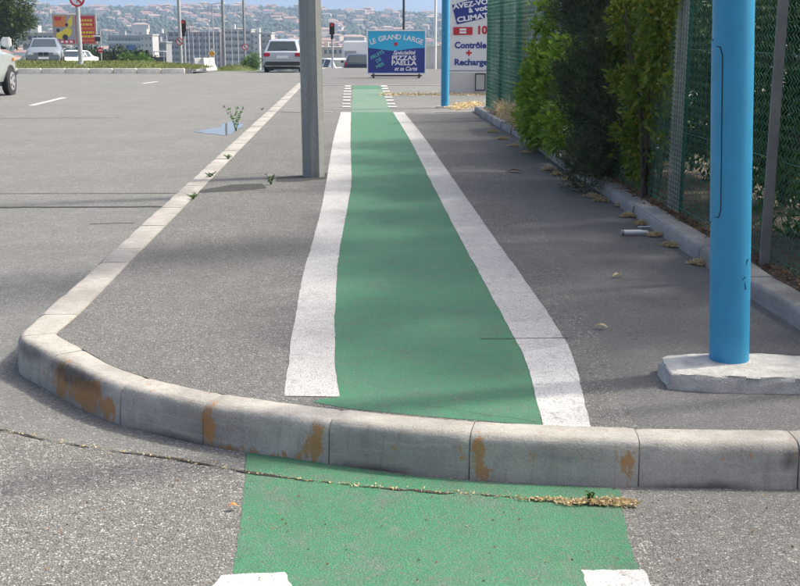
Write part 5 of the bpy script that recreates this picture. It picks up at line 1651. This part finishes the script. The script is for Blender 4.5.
block('apartment_block', 'white stepped apartment block with a blank pale gable', 250, 272, 33.5, 430, 'block_white', 6, 4, 12, balcony='block_grey', win_w=.6, win_h=.5)
t = block('stair_tower', 'narrow blank white stair tower against the white stepped apartment block', 253, 260, 34, 422, 'block_white', 6, 1, 5, win_w=.25, win_h=.3, roof_bits=False)
block('office_block', 'small white office block with few square windows', 140, 153.5, 35.5, 400, 'block_white', 4, 3, 10, base_y=62, win_w=.25, win_h=.35)
block('office_block', 'low long grey industrial building with window bands', 108, 142, 36, 540, 'block_grey', 3, 10, 20, base_y=58, balcony='block_white', win_w=.85, win_h=.45)
block('office_block', 'glazed grey low office between white block and apartments', 154, 167, 43, 415, 'block_grey', 3, 5, 10, base_y=64, win_w=.85, win_h=.6)
block('office_block', 'pale three storey house block behind the glazed office', 157, 168, 34, 500, 'block_white', 4, 3, 10, base_y=64, win_w=.4, win_h=.4)
block('office_block', 'white low shop row far behind the saloon car', 22, 54, 34, 300, 'block_white', 2, 6, 10, base_y=50, win_w=.7, win_h=.45)
block('office_block', 'cream house block behind the white van', 318, 343, 48, 420, 'house_cream', 3, 5, 10, base_y=72, win_w=.5, win_h=.45)
block('office_block', 'grey low house block beside the estate car', 296, 312, 44, 400, 'block_grey', 3, 4, 10, base_y=72, win_w=.5, win_h=.45)
q = P(131.5, 56, 140)
hb = thing('hoarding', 'blue site hoarding panel behind the hedges', 'hoarding', (q.x, 140, zr(140)))
hz = P(131.5, 45, 140).z - zr(140)
MB().box((0, 0, hz / 2), (1.2, .06, hz)).build('panel', 'hoarding_blue', hb)
for s_ in (-1, 1): MB().box((s_ * .62, .05, hz / 2), (.07, .1, hz)).build('post', 'galvanised', hb)
# concrete-coloured bus shelter frame by the white block
q = P(158, 60, 120)
bs = thing('bus_shelter', 'small open frame shelter in front of the white office block', 'shelter', (q.x, 120, zr(120)))
hs = P(158, 52, 120).z - zr(120)
for s_ in (-1, 1):
    for y in (0, 1.2): MB().box((s_ * .62, y, hs / 2), (.07, .07, hs)).build('post', 'pale_steel', bs)
MB().box((0, .6, hs + .04), (1.4, 1.4, .08)).build('roof', 'pale_steel', bs)
MB().box((0, 1.2, hs * .55), (1.18, .03, hs * .6)).build('back_panel', 'dark_glass', bs)

# ---- houses on the hillside
def house_meshes(w, d, h, rh, hip, wing):
    m_ = MB().box((0, 0, h / 2 - 1), (w, d, h + 2))
    if wing: m_.box((w * .62, -.4, h * .32 - 1), (w * .55, d * .8, h * .64 + 2))
    r_ = MB()
    ov = .5
    def roof(cx, cy, z, w, d, rh, hip):
        x, y = w / 2 + ov, d / 2 + ov
        k = x * (.45 if hip else .999)
        r_.add([(cx - x, cy - y, z), (cx + x, cy - y, z), (cx + x, cy + y, z), (cx - x, cy + y, z), (cx - x + (x - k if not hip else x * .5), cy, z + rh), (cx + x - (x - k if not hip else x * .5), cy, z + rh)],
               [(0, 1, 5, 4), (2, 3, 4, 5), (1, 2, 5), (3, 0, 4), (3, 2, 1, 0)])
    roof(0, 0, h, w, d, rh, hip)
    if wing: roof(w * .62, -.4, h * .64, w * .55, d * .8, rh * .7, hip)
    wd_ = MB()
    nw = max(2, int(w / 3))
    for fl in range(max(1, int(h / 3))):
        for j in range(nw): wd_.box((-w / 2 + (j + .5) * w / nw, -d / 2 - .02, 1.5 + 3 * fl), (1.1, .1, 1.4))
    return m_.mesh('walls'), r_.mesh('roof'), wd_.mesh('window_row')
kinds = [('white', 'house_white', 'roof_tile', (10, 8, 6, 1.8, True, True)), ('cream', 'house_cream', 'roof_tile', (13, 8, 6, 2, False, True)), ('pink', 'house_pink', 'roof_tile_pale', (9, 8, 6.5, 1.8, True, False)),
         ('ochre', 'house_ochre', 'roof_tile', (11, 8, 5, 1.8, False, False)), ('white low', 'house_white', 'roof_tile_pale', (15, 8, 4, 1.6, True, False)), ('tall cream', 'house_cream', 'roof_tile_pale', (16, 9, 9.5, 1.8, True, False))]
hlab = ['white villa with a side wing and red tiled roof on the hillside', 'long cream villa with a gabled red roof and wing on the hillside', 'pink villa with a pale hipped tile roof on the hillside',
        'ochre gabled house with red tiles on the hillside', 'long low white villa with a pale tile roof on the hillside', 'tall cream apartment villa with pale tile roof on the hillside']
protos = []
for k, (nm, wm_, rm_, args) in enumerate(kinds):
    a_, b_, c = house_meshes(*args)
    a_.materials.append(MATS[wm_]); b_.materials.append(MATS[rm_]); c.materials.append(MATS['trim_black'])
    protos.append((a_, b_, c))
hrng = random.Random(77)
placed = []
tries = 0
while len(placed) < 290 and tries < 6000:
    tries += 1
    y = hrng.uniform(760, 1560); px = hrng.uniform(-20, 470)
    x = (px - 400) / F * y
    cl_ = mnoise.noise(Vector((x / 130, y / 130, 9.0)))
    hfrac = (y - 760) / 800
    if cl_ < -.12 + hrng.uniform(-.25, .25) - .25 * (hfrac > .55): continue
    if any((x - a_) ** 2 + ((y - b_) * .7) ** 2 < 14 ** 2 for a_, b_ in placed): continue
    placed.append((x, y))
    k = hrng.choices(range(6), [5, 3, 3, 2, 4, 2])[0]
    t = thing('hillside_house', hlab[k], 'house', (x, y, hill_z(x, y)), hrng.uniform(-.6, .6), ['white winged villas', 'cream gabled villas', 'pink hipped villas', 'ochre gabled houses', 'low white villas', 'tall cream villas'][k] + ' on the hillside')
    s_ = hrng.uniform(.55, .95); t.scale = (s_, s_, s_)
    for nm, me in zip(('walls', 'roof'), protos[k][:2]): obj(nm, me, None, t)
# woods between the houses
rng = np.random.default_rng(17)
bm = bmesh.new(); bmesh.ops.create_icosphere(bm, subdivisions=1, radius=1.0)
iv = np.array([v.co[:] for v in bm.verts]); itri = np.array([[v.index for v in f.verts] for f in bm.faces]); bm.free()
iq = np.concatenate([itri, itri[:, 2:3]], 1)
def clumps(n, gen, seed):
    rg = np.random.default_rng(seed)
    P_, T_ = [], []
    for k in range(n):
        c, sx, sz = gen(rg)
        if c is None: continue
        lum = rg.uniform(.65, 1.3, (len(iv), 1))
        P_.append(iv * lum * np.array([sx, sx, sz]) + c); T_.append(itri + len(iv) * (len(P_) - 1))
    me = bpy.data.meshes.new('woods')
    v, t = np.concatenate(P_), np.concatenate(T_)
    me.vertices.add(len(v)); me.vertices.foreach_set('co', v.astype(np.float32).ravel())
    me.loops.add(t.size); me.loops.foreach_set('vertex_index', t.astype(np.int32).ravel())
    me.polygons.add(len(t)); me.polygons.foreach_set('loop_start', np.arange(0, t.size, 3, dtype=np.int32))
    me.update(calc_edges=True); me.validate()
    return me
pl = np.array(placed)
def gen_hill(rg):
    y = rg.uniform(720, 1620); px = rg.uniform(-60, 520); x = (px - 400) / F * y
    d2 = ((pl[:, 0] - x) ** 2 + ((pl[:, 1] - y - 0)) ** 2).min()
    if d2 < 49: return None, 0, 0
    s_ = rg.uniform(1.0, 2.9)
    return np.array([x, y, hill_z(x, y) + s_ * .5]), s_, s_ * rg.uniform(.8, 1.5)
woods = tag(stuff(obj('hillside_woods', clumps(15000, gen_hill, 5), 'far_leaf')), 'dark green trees and scrub covering the hillside between the villas', 'trees')
def gen_valley(rg):
    y = rg.uniform(320, 700); px = rg.uniform(-60, 520); x = (px - 400) / F * y
    if 400 < y < 560 and 95 < px < 275: return None, 0, 0
    if y < 420 and 135 < px < 275: return None, 0, 0
    s_ = rg.uniform(1.2, 3.4)
    return np.array([x, y, zr(y) - .4 + s_ * .6]), s_, s_ * rg.uniform(.8, 1.4)
tag(stuff(obj('valley_woods', clumps(900, gen_valley, 6), 'far_leaf')), 'green trees scattered over the valley floor below the hillside', 'trees')
# low town houses in the valley right of the apartment blocks
for k in range(46):
    y = hrng.uniform(520, 740); px = hrng.uniform(265, 470) if k % 3 else hrng.uniform(0, 150)
    x = (px - 400) / F * y
    kk = hrng.choice((0, 2, 4))
    t = thing('valley_house', ['white winged villa on the valley floor below the hillside', '', 'pink hipped villa on the valley floor below the hillside', '', 'low white villa on the valley floor below the hillside'][kk], 'house', (x, y, zr(y) - .4), hrng.uniform(-.6, .6),
              ['white winged villas', '', 'pink hipped villas', '', 'low white villas'][kk] + ' on the valley floor')
    for nm, me in zip(('walls', 'roof'), protos[kk][:2]): obj(nm, me, None, t)

# ================================================================== HAZE
m, nt, b = nodes('haze_air')
nt.nodes.remove(b)
pv = nt.nodes.new('ShaderNodeVolumePrincipled')
pv.inputs['Color'].default_value = (0.42, 0.57, 0.80, 1)
pv.inputs['Density'].default_value = 4.2e-4
pv.inputs['Anisotropy'].default_value = 0.3
nt.links.new(pv.outputs[0], nt.nodes['Material Output'].inputs['Volume'])
MATS['haze_air'] = m
hz_ = MB().box((0, 3190, 140), (12600, 6700, 380)).build('haze', 'haze_air')
stuff(hz_); tag(hz_, 'thin pale haze filling the air over the whole valley', 'haze')
